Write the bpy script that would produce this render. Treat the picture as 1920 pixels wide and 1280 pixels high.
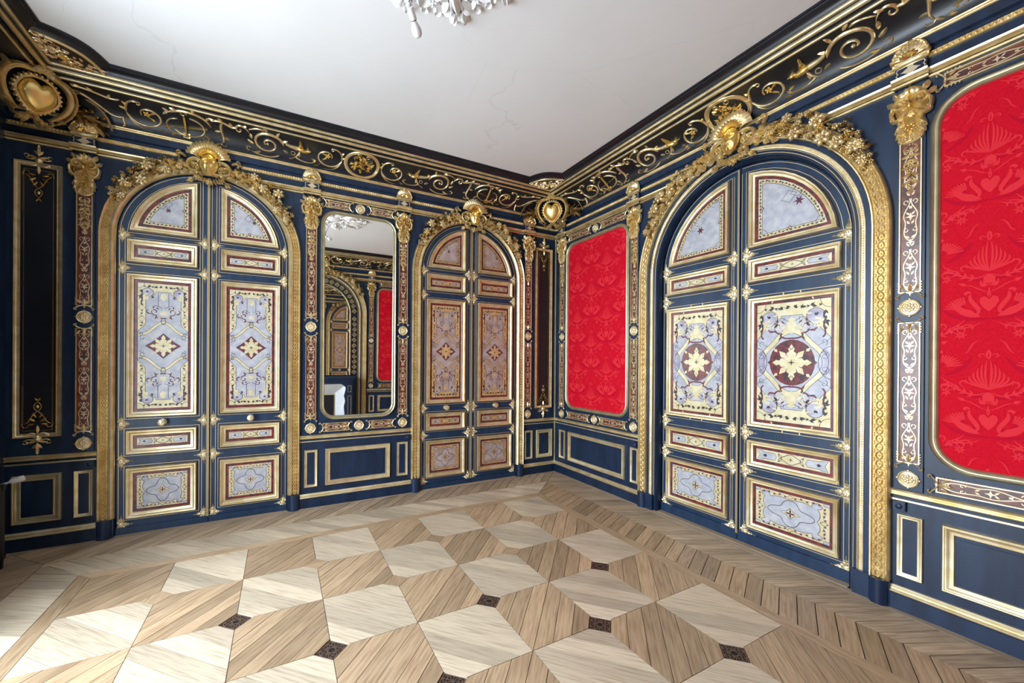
import bpy, math, random
from math import sin, cos, pi, sqrt, hypot, atan2, radians
from mathutils import Vector, Matrix

S = bpy.context.scene
COL = S.collection
for o in list(bpy.data.objects):
    bpy.data.objects.remove(o)
random.seed(7)

# ------------------------------------------------------------------ room sizes (metres)
RX, RY, CEIL = 5.22, 5.0, 3.735          # far wall y=0 (x from -RX to 0), right wall x=0 (y from -RY to 0)
CXM, CYM = -RX / 2, -2.505               # centre of the far wall, centre of the right wall

# ------------------------------------------------------------------ camera
YAW, PITCH, ROLL, FPX, PCX, PCY = radians(28.4901), radians(-0.0834), radians(-0.3969), 752.70, 935.55, 679.30
CAMLOC = Vector((-3.35287, -4.53333, 1.5))
_f = Vector((sin(YAW), cos(YAW), 0)); _r = Vector((cos(YAW), -sin(YAW), 0)); _u = Vector((0, 0, 1))
F2 = _f * cos(PITCH) + _u * sin(PITCH); U2 = _u * cos(PITCH) - _f * sin(PITCH)
R3 = _r * cos(ROLL) - U2 * sin(ROLL); U3 = U2 * cos(ROLL) + _r * sin(ROLL)
cd = bpy.data.cameras.new('camera'); cam = bpy.data.objects.new('camera', cd); COL.objects.link(cam)
cd.sensor_width = 36; cd.sensor_fit = 'HORIZONTAL'; cd.lens = FPX / 1920 * 36
cd.shift_x = (960 - PCX) / 1920; cd.shift_y = (PCY - 640) / 1920; cd.clip_start = .02
M = Matrix((R3, U3, -F2)).transposed().to_4x4(); M.translation = CAMLOC
cam.matrix_world = M
S.camera = cam

# ------------------------------------------------------------------ daylight
w = bpy.data.worlds.new('world'); S.world = w; w.use_nodes = True
bg = w.node_tree.nodes['Background']; bg.inputs[0].default_value = (.80, .90, 1, 1); bg.inputs[1].default_value = 3.0
WIN_Y = (-2.5,)                          # one broad window in the left wall, facing the largest door
WIN_HW, WIN_Z0, WIN_Z1 = .98, .12, 3.15
# bright patch of sky high outside the window: light comes in slanting down
ld = bpy.data.lights.new('sky_daylight', 'AREA'); ld.shape = 'RECTANGLE'; ld.size = 6; ld.size_y = 4.5; ld.energy = 760; ld.color = (.74, .87, 1)
lo = bpy.data.objects.new('sky_daylight', ld); COL.objects.link(lo); lo.location = (-9.5, -2.7, 5.0)
lo.rotation_euler = (Vector((0, -2.7, .3)) - lo.location).to_track_quat('-Z', 'Y').to_euler()
# diffuse light of the street and lower sky, entering level through the window opening
ld = bpy.data.lights.new('window_daylight', 'AREA'); ld.shape = 'RECTANGLE'
ld.size = WIN_Z1 - WIN_Z0; ld.size_y = WIN_HW * 2; ld.energy = 135; ld.color = (.77, .885, 1)
lo = bpy.data.objects.new('window_daylight', ld); COL.objects.link(lo)
lo.location = (-RX - .09, WIN_Y[0], (WIN_Z0 + WIN_Z1) / 2); lo.rotation_euler = (0, -pi / 2, 0)
S.view_settings.view_transform = 'Standard'; S.view_settings.look = 'None'
S.view_settings.gamma = 1; S.view_settings.use_curve_mapping = False
S.view_settings.exposure = 0.58

# ------------------------------------------------------------------ materials
MATS = {}
def N(nt, t, **k):
    n = nt.nodes.new(t)
    for a, b in k.items(): setattr(n, a, b)
    return n
def mat(name, col, rough=.5, metal=0, col2=None, scale=8, lo=.4, hi=.6, bump=0, bscale=60, coat=0, spec=.5, stretch=(1, 1, 1), detail=4, rnd=0, emit=0, uv=False):
    m = bpy.data.materials.new(name); m.use_nodes = True; nt = m.node_tree
    b = nt.nodes['Principled BSDF']
    b.inputs['Roughness'].default_value = rough; b.inputs['Metallic'].default_value = metal
    b.inputs['Coat Weight'].default_value = coat; b.inputs['Coat Roughness'].default_value = .36
    b.inputs['Specular IOR Level'].default_value = spec
    c = (*col, 1); b.inputs['Base Color'].default_value = c
    tc = N(nt, 'ShaderNodeTexCoord'); mp = N(nt, 'ShaderNodeMapping'); mp.inputs['Scale'].default_value = stretch
    nt.links.new(tc.outputs['UV' if uv else 'Object'], mp.inputs['Vector'])
    if col2:
        nz = N(nt, 'ShaderNodeTexNoise'); nz.inputs['Scale'].default_value = scale; nz.inputs['Detail'].default_value = detail
        rp = N(nt, 'ShaderNodeValToRGB'); rp.color_ramp.elements[0].position = lo; rp.color_ramp.elements[1].position = hi
        rp.color_ramp.elements[0].color = c; rp.color_ramp.elements[1].color = (*col2, 1)
        nt.links.new(mp.outputs[0], nz.inputs['Vector']); nt.links.new(nz.outputs['Fac'], rp.inputs['Fac'])
        src = rp.outputs['Color']
        if rnd:
            hs = N(nt, 'ShaderNodeHueSaturation'); mr = N(nt, 'ShaderNodeMapRange')
            mr.inputs['To Min'].default_value = 1 - rnd; mr.inputs['To Max'].default_value = 1 + rnd; mr.inputs['From Min'].default_value = .3; mr.inputs['From Max'].default_value = .7
            tn = N(nt, 'ShaderNodeTexNoise'); tn.inputs['Scale'].default_value = .35; tn.inputs['Detail'].default_value = 0      # nearly one tone per plank: plank UVs are far apart
            nt.links.new(tc.outputs['UV'], tn.inputs['Vector']); nt.links.new(tn.outputs['Fac'], mr.inputs['Value']); nt.links.new(mr.outputs[0], hs.inputs['Value'])
            nt.links.new(src, hs.inputs['Color']); src = hs.outputs['Color']
        nt.links.new(src, b.inputs['Base Color'])
    if bump:
        nb = N(nt, 'ShaderNodeTexNoise'); nb.inputs['Scale'].default_value = bscale; nb.inputs['Detail'].default_value = 3
        bp = N(nt, 'ShaderNodeBump'); bp.inputs['Strength'].default_value = bump; bp.inputs['Distance'].default_value = .003
        nt.links.new(mp.outputs[0], nb.inputs['Vector']); nt.links.new(nb.outputs['Fac'], bp.inputs['Height']); nt.links.new(bp.outputs[0], b.inputs['Normal'])
    if emit:
        b.inputs['Emission Color'].default_value = c; b.inputs['Emission Strength'].default_value = emit
    MATS[name] = m
    return m
mat('navy', (.0048, .016, .044), .40, col2=(.008, .026, .068), scale=5, stretch=(3, 3, .6), bump=.06, bscale=25, coat=.08, spec=.42)
mat('door_blue', (.007, .026, .066), .38, col2=(.011, .038, .092), scale=5, stretch=(3, 3, .6), bump=.06, bscale=25, coat=.1, spec=.45)
mat('navy_dark', (.004, .005, .010), .36, col2=(.007, .009, .017), scale=4, coat=.2)
mat('black_gap', (.004, .004, .005), .7)
mat('gold', (.79, .62, .32), .36, .82, col2=(.93, .79, .49), scale=14, bump=.15, bscale=90)
mat('gold_bright', (.86, .61, .19), .34, .92, col2=(.93, .71, .29), scale=6)
mat('gold_dark', (.36, .21, .06), .4, .9, col2=(.52, .33, .11), scale=9)
mat('gilt_pale', (.78, .635, .36), .34, .76, col2=(.90, .785, .53), scale=10, bump=.08)
mat('gilt_green', (.46, .43, .27), .36, .75, col2=(.56, .51, .33), scale=10)
mat('tortoise', (.20, .022, .022), .3, col2=(.045, .012, .022), scale=34, lo=.42, hi=.62, coat=.4)
mat('tortoise_brown', (.17, .040, .022), .32, col2=(.07, .018, .014), scale=26, lo=.42, hi=.62, coat=.3)
mat('brass', (.70, .60, .34), .36, .15, col2=(.78, .70, .47), scale=18)
mat('brass_line', (.72, .55, .30), .36, .35)
mat('brass_amber', (.60, .38, .16), .36, .25, col2=(.70, .48, .24), scale=14)
mat('pewter_amber', (.40, .27, .22), .4, .15, col2=(.52, .44, .44), scale=9, lo=.36, hi=.66)
mat('strip_line', (.66, .50, .28), .36, .3, col2=(.74, .62, .42), scale=12)
mat('pewter', (.44, .45, .52), .4, .1, col2=(.60, .60, .62), scale=16, lo=.38, hi=.68)
mat('pewter_lilac', (.36, .32, .43), .4, .1, col2=(.62, .62, .66), scale=13, lo=.36, hi=.66)
mat('ink', (.035, .022, .028), .4)
mat('burgundy', (.17, .030, .040), .4, col2=(.10, .03, .06), scale=20)
mat('red_cloth', (.66, .008, .024), .8, col2=(.58, .005, .020), scale=160, spec=.08)
mat('red_motif', (.76, .028, .042), .7, spec=.12)
mat('red_shade', (.52, .005, .026), .8, spec=.08)
mat('oak_pale_sheen', (.58, .475, .345), .36, col2=(.38, .29, .195), scale=1, lo=.46, hi=.72, stretch=(5, 85, 85), detail=8, bump=.12, bscale=1, rnd=.22, uv=True)  # paler copy of the oak: sheen along one grain direction put into colour
mat('oak_warm', (.45, .315, .192), .36, col2=(.29, .185, .105), scale=1, lo=.42, hi=.68, stretch=(5, 70, 70), detail=8, bump=.12, bscale=1, rnd=.24, uv=True)  # same oak without that sheen; browner colour stands for the other grain direction
mat('oak_brown', (.52, .40, .275), .38, col2=(.34, .245, .155), scale=1, stretch=(5, 70, 70), detail=8, bump=.1, bscale=1, rnd=.24, uv=True)
mat('floor_joint', (.022, .013, .008), .85)
mat('grille', (.14, .085, .06), .45, .5, col2=(.22, .14, .10), scale=60)
mat('grille_hole', (.008, .006, .005), .8)
mat('wood_brown', (.13, .055, .022), .45, col2=(.08, .032, .013), scale=3, stretch=(12, 12, 1))
mat('plaster_white', (.80, .80, .79), .7)
mat('white_plastic', (.80, .80, .80), .35)
mat('iron_black', (.012, .012, .011), .5)
mat('steel', (.35, .35, .36), .35, .8)
mat('mirror', (.88, .86, .80), .015, 1)
mat('marble_white', (.80, .82, .86), .4, col2=(.66, .69, .75), scale=5)
mat('wire_red', (.35, .05, .05), .5)
mat('wire_black', (.02, .02, .02), .5)
mat('outside', (.45, .5, .5), .9)
def ceiling_material():
    m = mat('ceiling_paint', (.77, .77, .765), .85, col2=(.74, .74, .735), scale=1.2)
    nt = m.node_tree; b = nt.nodes['Principled BSDF']
    src = b.inputs['Base Color'].links[0].from_socket
    tc = N(nt, 'ShaderNodeTexCoord'); nz = N(nt, 'ShaderNodeTexNoise'); nz.inputs['Scale'].default_value = 2.2; nz.inputs['Detail'].default_value = 6
    mx = N(nt, 'ShaderNodeMixRGB'); mx.inputs[0].default_value = .12
    vo = N(nt, 'ShaderNodeTexVoronoi', feature='DISTANCE_TO_EDGE'); vo.inputs['Scale'].default_value = .62
    nt.links.new(tc.outputs['Object'], nz.inputs['Vector']); nt.links.new(tc.outputs['Object'], mx.inputs[1]); nt.links.new(nz.outputs['Color'], mx.inputs[2])
    nt.links.new(mx.outputs[0], vo.inputs['Vector'])
    lt = N(nt, 'ShaderNodeMapRange'); lt.inputs['From Max'].default_value = .0014; lt.inputs['To Min'].default_value = .90; lt.inputs['To Max'].default_value = 1
    nt.links.new(vo.outputs['Distance'], lt.inputs['Value'])
    mu = N(nt, 'ShaderNodeMixRGB', blend_type='MULTIPLY'); mu.inputs[0].default_value = 1
    nt.links.new(src, mu.inputs[1]); nt.links.new(lt.outputs[0], mu.inputs[2]); nt.links.new(mu.outputs[0], b.inputs['Base Color'])
ceiling_material()
def glass_material():
    m = bpy.data.materials.new('window_glass'); m.use_nodes = True; nt = m.node_tree; nt.nodes.clear()
    o = N(nt, 'ShaderNodeOutputMaterial'); t = N(nt, 'ShaderNodeBsdfTransparent'); g = N(nt, 'ShaderNodeBsdfGlossy'); g.inputs['Roughness'].default_value = .02
    x = N(nt, 'ShaderNodeMixShader'); x.inputs[0].default_value = .07
    nt.links.new(t.outputs[0], x.inputs[1]); nt.links.new(g.outputs[0], x.inputs[2]); nt.links.new(x.outputs[0], o.inputs[0]); MATS['window_glass'] = m
glass_material()

# ------------------------------------------------------------------ object helpers
def tag(o, label, cat, group=None, kind=None):
    o['label'] = label; o['category'] = cat
    if group: o['group'] = group
    if kind: o['kind'] = kind
    return o
def empty(name, label, cat, loc=(0, 0, 0), rz=0, group=None, kind=None):
    o = bpy.data.objects.new(name, None); COL.objects.link(o); o.empty_display_size = .1
    o.location = loc; o.rotation_euler = (0, 0, rz)
    return tag(o, label, cat, group, kind)
def inst(name, me, parent=None, loc=(0, 0, 0), rot=(0, 0, 0), scale=(1, 1, 1)):
    o = bpy.data.objects.new(name, me); COL.objects.link(o); o.parent = parent
    o.location = loc; o.rotation_euler = rot; o.scale = scale
    return o
# wall frames: local x = to the right when facing the wall, local -y = out of the wall, z up
def onwall(wall, u):
    if wall == 'far': return (u, 0, 0), 0
    if wall == 'right': return (0, u, 0), -pi / 2
    if wall == 'near': return (u, -RY, 0), pi
    return (-RX, u, 0), pi / 2
def wthing(wall, u, name, label, cat, group=None, kind=None):
    l, r = onwall(wall, u)
    return empty(name, label, cat, l, r, group, kind)

class MB:
    """mesh builder; points are (s, d, z): s along the wall, d out of the wall, z up"""
    def __init__(s): s.v = []; s.f = []; s.mi = []; s.mats = []; s.cur = 0
    def m(s, name):
        if name not in s.mats: s.mats.append(name)
        s.cur = s.mats.index(name); return s
    def add(s, vs, fs):
        b = len(s.v)
        s.v += [(p[0], -p[1], p[2]) for p in vs]
        s.f += [tuple(i + b for i in f) for f in fs]; s.mi += [s.cur] * len(fs)
    def box(s, s0, s1, d0, d1, z0, z1):
        s.add([(a, b, c) for c in (z0, z1) for b in (d0, d1) for a in (s0, s1)],
              [(0, 1, 3, 2), (4, 6, 7, 5), (0, 4, 5, 1), (2, 3, 7, 6), (0, 2, 6, 4), (1, 5, 7, 3)])
    def prism(s, pts, d0, d1):
        n = len(pts)
        s.add([(a, d0, z) for a, z in pts] + [(a, d1, z) for a, z in pts],
              [tuple(range(n)), tuple(range(2 * n - 1, n - 1, -1))] + [(i, (i + 1) % n, n + (i + 1) % n, n + i) for i in range(n)])
    def flat(s, pts, d): s.add([(a, d, z) for a, z in pts], [tuple(range(len(pts)))])
    def sweep(s, path, prof, closed=True):
        n = len(path); k = len(prof); nr = []
        for i in range(n):
            a = path[i - 1] if (closed or i > 0) else None
            c = path[(i + 1) % n] if (closed or i < n - 1) else None
            p = path[i]; ns = []
            for q0, q1 in ((a, p), (p, c)):
                if q0 is None or q1 is None: continue
                l = hypot(q1[0] - q0[0], q1[1] - q0[1]) or 1
                ns.append((-(q1[1] - q0[1]) / l, (q1[0] - q0[0]) / l))
            if len(ns) == 1: nr.append(ns[0])
            else:
                dt = 1 + ns[0][0] * ns[1][0] + ns[0][1] * ns[1][1]; dt = max(dt, .2)
                nr.append(((ns[0][0] + ns[1][0]) / dt, (ns[0][1] + ns[1][1]) / dt))
        vs = [(path[i][0] + nr[i][0] * o, d, path[i][1] + nr[i][1] * o) for i in range(n) for o, d in prof]
        fs = []
        for i in range(n if closed else n - 1):
            j = (i + 1) % n
            fs += [(i * k + q, j * k + q, j * k + q + 1, i * k + q + 1) for q in range(k - 1)]
        s.add(vs, fs)
    def loft(s, rings):
        """closed rings of equal length [(points, depth)]"""
        n = len(rings[0][0]); vs = [(p[0], d, p[1]) for ps, d in rings for p in ps]
        s.add(vs, [(k * n + i, k * n + (i + 1) % n, (k + 1) * n + (i + 1) % n, (k + 1) * n + i) for k in range(len(rings) - 1) for i in range(n)])
    def tube(s, pts, r, n=8, cap=True):
        """round tube through world-like points (s,d,z)"""
        P = [Vector(p) for p in pts]; vs = []; rs = r if isinstance(r, (list, tuple)) else [r] * len(P)
        up = Vector((0, 0, 1)); t0 = (P[1] - P[0]).normalized()
        a = t0.orthogonal().normalized()
        for i, p in enumerate(P):
            t = (P[min(i + 1, len(P) - 1)] - P[max(i - 1, 0)]).normalized()
            a = (a - t * a.dot(t)).normalized(); b = t.cross(a)
            for q in range(n):
                an = 2 * pi * q / n; vs.append(p + (a * cos(an) + b * sin(an)) * rs[i])
        fs = [(i * n + q, i * n + (q + 1) % n, (i + 1) * n + (q + 1) % n, (i + 1) * n + q) for i in range(len(P) - 1) for q in range(n)]
        if cap: fs += [tuple(range(n - 1, -1, -1)), tuple(range((len(P) - 1) * n, len(P) * n))]
        s.add([tuple(v) for v in vs], fs)
    def lathe(s, prof, c=(0, 0, 0), axis='z', n=20):
        vs = []
        for r, h in prof:
            for q in range(n):
                a = 2 * pi * q / n
                vs.append((c[0] + r * cos(a), c[1] + r * sin(a), c[2] + h) if axis == 'z' else (c[0] + r * cos(a), c[1] + h, c[2] + r * sin(a)))
        k = len(prof)
        s.add(vs, [(i * n + q, i * n + (q + 1) % n, (i + 1) * n + (q + 1) % n, (i + 1) * n + q) for i in range(k - 1) for q in range(n)])
    def mesh(s, name, smooth=35):
        me = bpy.data.meshes.new(name); me.from_pydata(s.v, [], s.f)
        for m in s.mats: me.materials.append(MATS[m])
        me.polygons.foreach_set('material_index', s.mi)
        if smooth:
            me.shade_smooth(); me.set_sharp_from_angle(angle=radians(smooth))
        me.update(); return me
    def obj(s, name, parent=None, smooth=35, **k): return inst(name, s.mesh(name, smooth), parent, **k)

class Rel(MB):
    """relief ornament drawn in a plane (x, y) with height h, put on a surface by self.map"""
    def __init__(s, fmap=None):
        super().__init__(); s.k = 0; s.dk = 5e-6; s.wf = 1; s.map = fmap or (lambda x, y, h: (x, h, y))
    def put(s, vs, fs): s.add([s.map(*p) for p in vs], fs)
    def stroke(s, pts, w, h=None, ends=(.25, .25), closed=False):
        n = len(pts); vs = []
        for i, (x, y) in enumerate(pts):
            t = i / (n - 1) if n > 1 else 0
            ww = w if not isinstance(w, tuple) else w[0] + (w[1] - w[0]) * t
            if not closed:
                if i == 0: ww *= ends[0]
                if i == n - 1: ww *= ends[1]
            a = pts[(i - 1) % n] if (closed or i) else pts[0]; b = pts[(i + 1) % n] if (closed or i < n - 1) else pts[-1]
            dx, dy = b[0] - a[0], b[1] - a[1]; l = hypot(dx, dy) or 1; nx, ny = -dy / l, dx / l
            ww *= s.wf; hh = (h if h else ww * 1.1)
            for q, e in ((-1, 0), (-.62, .78), (0, 1), (.62, .78), (1, 0)):
                vs.append((x + nx * ww * q, y + ny * ww * q, hh * e))
        m = n if closed else n - 1
        s.put(vs, [(i * 5 + q, ((i + 1) % n) * 5 + q, ((i + 1) % n) * 5 + q + 1, i * 5 + q + 1) for i in range(m) for q in range(4)])
    def line(s, pts, w, h, closed=False, taper=False):
        n = len(pts); vs = []; s.k += s.dk; h = h * .3 + s.k      # later pieces lie on top
        for i, (x, y) in enumerate(pts):
            a = pts[(i - 1) % n] if (closed or i) else pts[0]; b = pts[(i + 1) % n] if (closed or i < n - 1) else pts[-1]
            dx, dy = b[0] - a[0], b[1] - a[1]; l = hypot(dx, dy) or 1; ww = w * max(.12, sin(pi * (i + .4) / (n - .2)) ** .6) if taper else w
            vs += [(x - dy / l * ww, y + dx / l * ww, h), (x + dy / l * ww, y - dx / l * ww, h)]
        m = n if closed else n - 1
        s.put(vs, [(2 * i, 2 * ((i + 1) % n), 2 * ((i + 1) % n) + 1, 2 * i + 1) for i in range(m)])
    def poly(s, pts, h):
        s.k += s.dk; h = h * .3 + s.k
        s.put([(x, y, h) for x, y in pts], [tuple(range(len(pts)))])
    def leaf(s, x, y, ang, l, w, h=.01, bend=0, n=5):
        vs = []; px, py = x, y
        for i in range(n + 1):
            t = i / n; a = ang + bend * t
            if i: px += cos(a) * l / n; py += sin(a) * l / n
            ww = w * (sin(pi * (t * .86 + .12)) ** .8 if i < n else .02)
            hh = h * (.45 + .75 * sin(pi * min(1, t * .9 + .1)))
            vs += [(px - sin(a) * ww, py + cos(a) * ww, h * .15), (px, py, hh if i < n else h * .3), (px + sin(a) * ww, py - cos(a) * ww, h * .15)]
        s.put(vs, [(i * 3 + q, i * 3 + q + 1, i * 3 + q + 4, i * 3 + q + 3) for i in range(n) for q in (0, 1)])
    def dome(s, x, y, rx, ry, h, rot=0, n=8, base=0):
        vs = [(x, y, base + h)]; c, sn = cos(rot), sin(rot)
        for k, (r, e) in enumerate(((.45, .9), (.85, .5), (1, 0))):
            for q in range(n):
                a = 2 * pi * q / n; u, v = rx * r * cos(a), ry * r * sin(a)
                vs.append((x + u * c - v * sn, y + u * sn + v * c, base + h * e))
        fs = [(0, 1 + q, 1 + (q + 1) % n) for q in range(n)]
        fs += [(1 + k * n + q, 1 + (k + 1) * n + q, 1 + (k + 1) * n + (q + 1) % n, 1 + k * n + (q + 1) % n) for k in range(2) for q in range(n)]
        s.put(vs, fs)
    def flower(s, x, y, r, n=5, h=.012, rot=0, base=0):
        for q in range(n):
            a = rot + 2 * pi * q / n
            s.dome(x + cos(a) * r * .58, y + sin(a) * r * .58, r * .45, r * .34, h * .8, a, 6, base)
        s.dome(x, y, r * .3, r * .3, h * 1.35, 0, 6, base)
    def shell(s, x, y, r0, r1, a0, a1, n, h):
        k = 5; vs = []
        for i in range(2 * n + 1):
            a = a0 + (a1 - a0) * i / (2 * n); up = i % 2
            for j in range(k):
                t = j / (k - 1); r = r0 + (r1 * (1 if up else .95) - r0) * t
                vs.append((x + cos(a) * r, y + sin(a) * r, h * (.35 + .65 * sin(pi * (.12 + .7 * t))) + (h * .28 * t if up else 0)))
        s.put(vs, [(i * k + j, (i + 1) * k + j, (i + 1) * k + j + 1, i * k + j + 1) for i in range(2 * n) for j in range(k - 1)])

def spiral(cx, cy, r0, r1, a0, a1, n=22, sy=1):
    return [(cx + (r0 + (r1 - r0) * i / n) * cos(a0 + (a1 - a0) * i / n), cy + sy * (r0 + (r1 - r0) * i / n) * sin(a0 + (a1 - a0) * i / n)) for i in range(n + 1)]
def arc(cx, cy, r, a0, a1, n=16, ry=None): return [(cx + r * cos(a0 + (a1 - a0) * i / n), cy + (ry or r) * sin(a0 + (a1 - a0) * i / n)) for i in range(n + 1)]
def bez(p0, p1, p2, p3, n=12):
    o = []
    for i in range(n + 1):
        t = i / n; q = 1 - t
        o.append(tuple(q ** 3 * p0[k] + 3 * q * q * t * p1[k] + 3 * q * t * t * p2[k] + t ** 3 * p3[k] for k in (0, 1)))
    return o
def flipx(p): return [(-x, y) for x, y in p]
def flipy(p): return [(x, -y) for x, y in p]
def rect(x0, x1, z0, z1): return [(x0, z0), (x1, z0), (x1, z1), (x0, z1)]
def rrect(x0, x1, z0, z1, r, n=8):
    o = []
    for cx, cz, a in ((x1 - r, z0 + r, -pi / 2), (x1 - r, z1 - r, 0), (x0 + r, z1 - r, pi / 2), (x0 + r, z0 + r, pi)):
        o += arc(cx, cz, r, a, a + pi / 2, n)
    return o
def archpath(R, zs, z0, n=40):      # from lower right, over the top, to lower left: positive offset = inward
    return [(R, z0)] + arc(0, zs, R, 0, pi, n) + [(-R, z0)]
# moulding profiles (offset inward, depth)
def P_half(w, d, o=0, d0=0): return [(o, d0)] + [(o + w * (.5 - .5 * cos(pi * t / 4)), d0 + d * sin(pi * t / 4)) for t in (1, 2, 3)] + [(o + w, d0)]
def P_frame(w, d): return [(0, 0), (0, d * .7), (w * .10, d), (w * .22, d * .96), (w * .26, d * .70), (w * .34, d * .68), (w * .46, d * .46), (w * .62, d * .34), (w * .78, d * .30), (w * .81, d * .46), (w * .92, d * .42), (w, d * .15), (w, 0)]

# ================================================================== STRUCTURE
# arches: centre u, outer radius, springing height, opening radius
ARCH = {'L1': ('far', CXM - 1.328, .755, 2.545, .645), 'L2': ('far', CXM + 1.328, .755, 2.545, .645), 'R': ('right', CYM, 1.0, 2.385, .795)}

def wall_mesh(name, label, wall, u0, half, holes, rects=()):
    """wall skin 0.1 m thick with arched openings, solid slab behind"""
    o = MB().m('navy'); top = CEIL
    ed = -half
    for c, R, zs in sorted(holes):
        o.box(ed, c - R, -.12, 0, 0, top)
        pts = arc(c, zs, R, pi, 0, 32)
        for a, b in zip(pts, pts[1:]):
            o.add([(a[0], 0, a[1]), (b[0], 0, b[1]), (b[0], 0, top), (a[0], 0, top), (a[0], -.12, a[1]), (b[0], -.12, b[1])], [(0, 1, 2, 3), (0, 4, 5, 1)])
        ed = c + R
    if rects:
        for c, hw, z0, z1 in sorted(rects):
            o.box(ed, c - hw, -.35, 0, 0, top); o.box(c - hw, c + hw, -.35, 0, 0, z0); o.box(c - hw, c + hw, -.35, 0, z1, top); ed = c + hw
        o.box(ed, half, -.35, 0, 0, top)
    else:
        o.box(ed, half, -.12, 0, 0, top); o.box(-half - .35, half + .35, -.35, -.12, -.1, top + .2)
    l, r = onwall(wall, u0)
    w = o.obj(name, smooth=0); w.location = l; w.rotation_euler = (0, 0, r)
    return tag(w, label, 'wall', kind='structure')
wall_mesh('wall_far', 'navy lacquered panelled wall with the tall mirror and two arched doors', 'far', CXM, RX / 2, [(-1.328, .645, 2.545), (1.328, .645, 2.545)])
wall_mesh('wall_right', 'navy lacquered panelled wall with red fabric panels and the largest arched door', 'right', -RY / 2, RY / 2, [(-(CYM + RY / 2), .795, 2.385)])
wall_mesh('wall_near', 'navy lacquered chimney wall seen reflected in the tall mirror', 'near', CXM, RX / 2, [])
wall_mesh('wall_left', 'dark window wall at the left edge of the room', 'left', -RY / 2, RY / 2, [], [(y + RY / 2, WIN_HW, WIN_Z0, WIN_Z1) for y in WIN_Y])

c = MB().m('ceiling_paint'); c.box(-RX - .35, .35, -.35, RY + .35, CEIL, CEIL + .2)
tag(c.obj('ceiling', smooth=0), 'flat white plaster ceiling with fine cracks', 'ceiling', kind='structure')

# ------------------------------------------------------------------ cornice
COVE_D, COVE_Z, COVE_H = .25, 3.466, .152
def cove(s, y, h):
    th = max(0, min(1, y / .31)) * pi / 2
    return (s, .272 - COVE_D * cos(th) + h * cos(th), COVE_Z + COVE_H * sin(th) - h * sin(th))
def halfround(d0, z0, d1, z1, b):
    dx, dz = d1 - d0, z1 - z0; l = hypot(dx, dz); nx, nz = dz / l, -dx / l
    return [(d0 + dx * t + nx * b * sin(pi * t), z0 + dz * t + nz * b * sin(pi * t)) for t in (0, .2, .4, .6, .8, 1)]
CORN = [('navy', [(0, 3.37), (.018, 3.38), (.022, 3.432)]), ('gold', halfround(.022, 3.432, .024, 3.450, .008) + [(.03, 3.452)] + halfround(.03, 3.452, .026, 3.462, .004)),
        ('navy_dark', [cove(0, .31 * i / 10, 0)[1:] for i in range(11)]), ('gold', halfround(.272, 3.618, .284, 3.630, .006)),
        ('navy_dark', [(.284, 3.630), (.298, 3.630), (.298, 3.640), (.312, 3.640)]), ('gold', halfround(.312, 3.640, .338, 3.658, .013)),
        ('navy_dark', [(.338, 3.658), (.350, 3.656), (.350, 3.664)]), ('gold', halfround(.350, 3.664, .372, 3.680, .011)),
        ('navy_dark', [(.372, 3.680), (.382, 3.679), (.386, 3.692), (.398, 3.704), (.418, 3.710), (.434, 3.714), (.436, 3.722), (.446, 3.723)]),
        ('navy_dark', [(.446, 3.723), (.450, 3.726), (.450, CEIL)])]
def cornice(name, label, wall, u0, half):
    t = wthing(wall, u0, name, label, 'cornice', kind='structure')
    names = {0: 'frieze_board', 1: 'gilt_bead_line', 2: 'cove', 3: 'gilt_bead_line', 4: 'fillet', 5: 'gilt_torus', 6: 'fillet', 7: 'gilt_torus', 8: 'crown_moulding', 9: 'fillet'}
    for i, (m, pr) in enumerate(CORN):
        b = MB().m(m); n = len(pr)
        b.add([(-half + d, d, z) for d, z in pr] + [(half - d, d, z) for d, z in pr], [(k, n + k, n + k + 1, k + 1) for k in range(n - 1)])
        b.obj(names[i], t, smooth=50)
    return t
def G():
    g = Rel(cove).m('gold'); g.wf = 1.22
    return g
# frieze ornaments, drawn around their own centre; sg = +1 flows to the right
def fr_ring(sg):
    g = G(); g.stroke(arc(0, .155, .17, 0, 2 * pi, 36, .15)[:-1], .010, .012, closed=True)
    g.stroke(arc(0, .155, .152, 0, 2 * pi, 36, .133)[:-1], .004, .006, closed=True)
    rn = random.Random(3)
    g.m('gold_bright'); g.stroke([(-.10, .10), (.10, .21)], .012, .02); g.stroke([(-.08, .21), (.07, .08)], .008, .016); g.stroke([(.0, .06), (-.02, .25)], .006, .014)
    for i in range(26):
        a = rn.uniform(0, 2 * pi); r = rn.uniform(.01, .085); g.flower(r * cos(a), .155 + r * sin(a) * .85, rn.uniform(.010, .02), 5, .014, a)
    for i in range(22):
        a = rn.uniform(0, 2 * pi); r = rn.uniform(.07, .10); g.leaf(r * cos(a), .155 + r * sin(a) * .85, a + rn.uniform(-.6, .6), .04, .008, .01)
    for a in (-.5, .5): g.stroke(spiral(a * .09, .25, .022, .012, 0, 2 * pi, 12), .003, .006)
    return g
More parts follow.
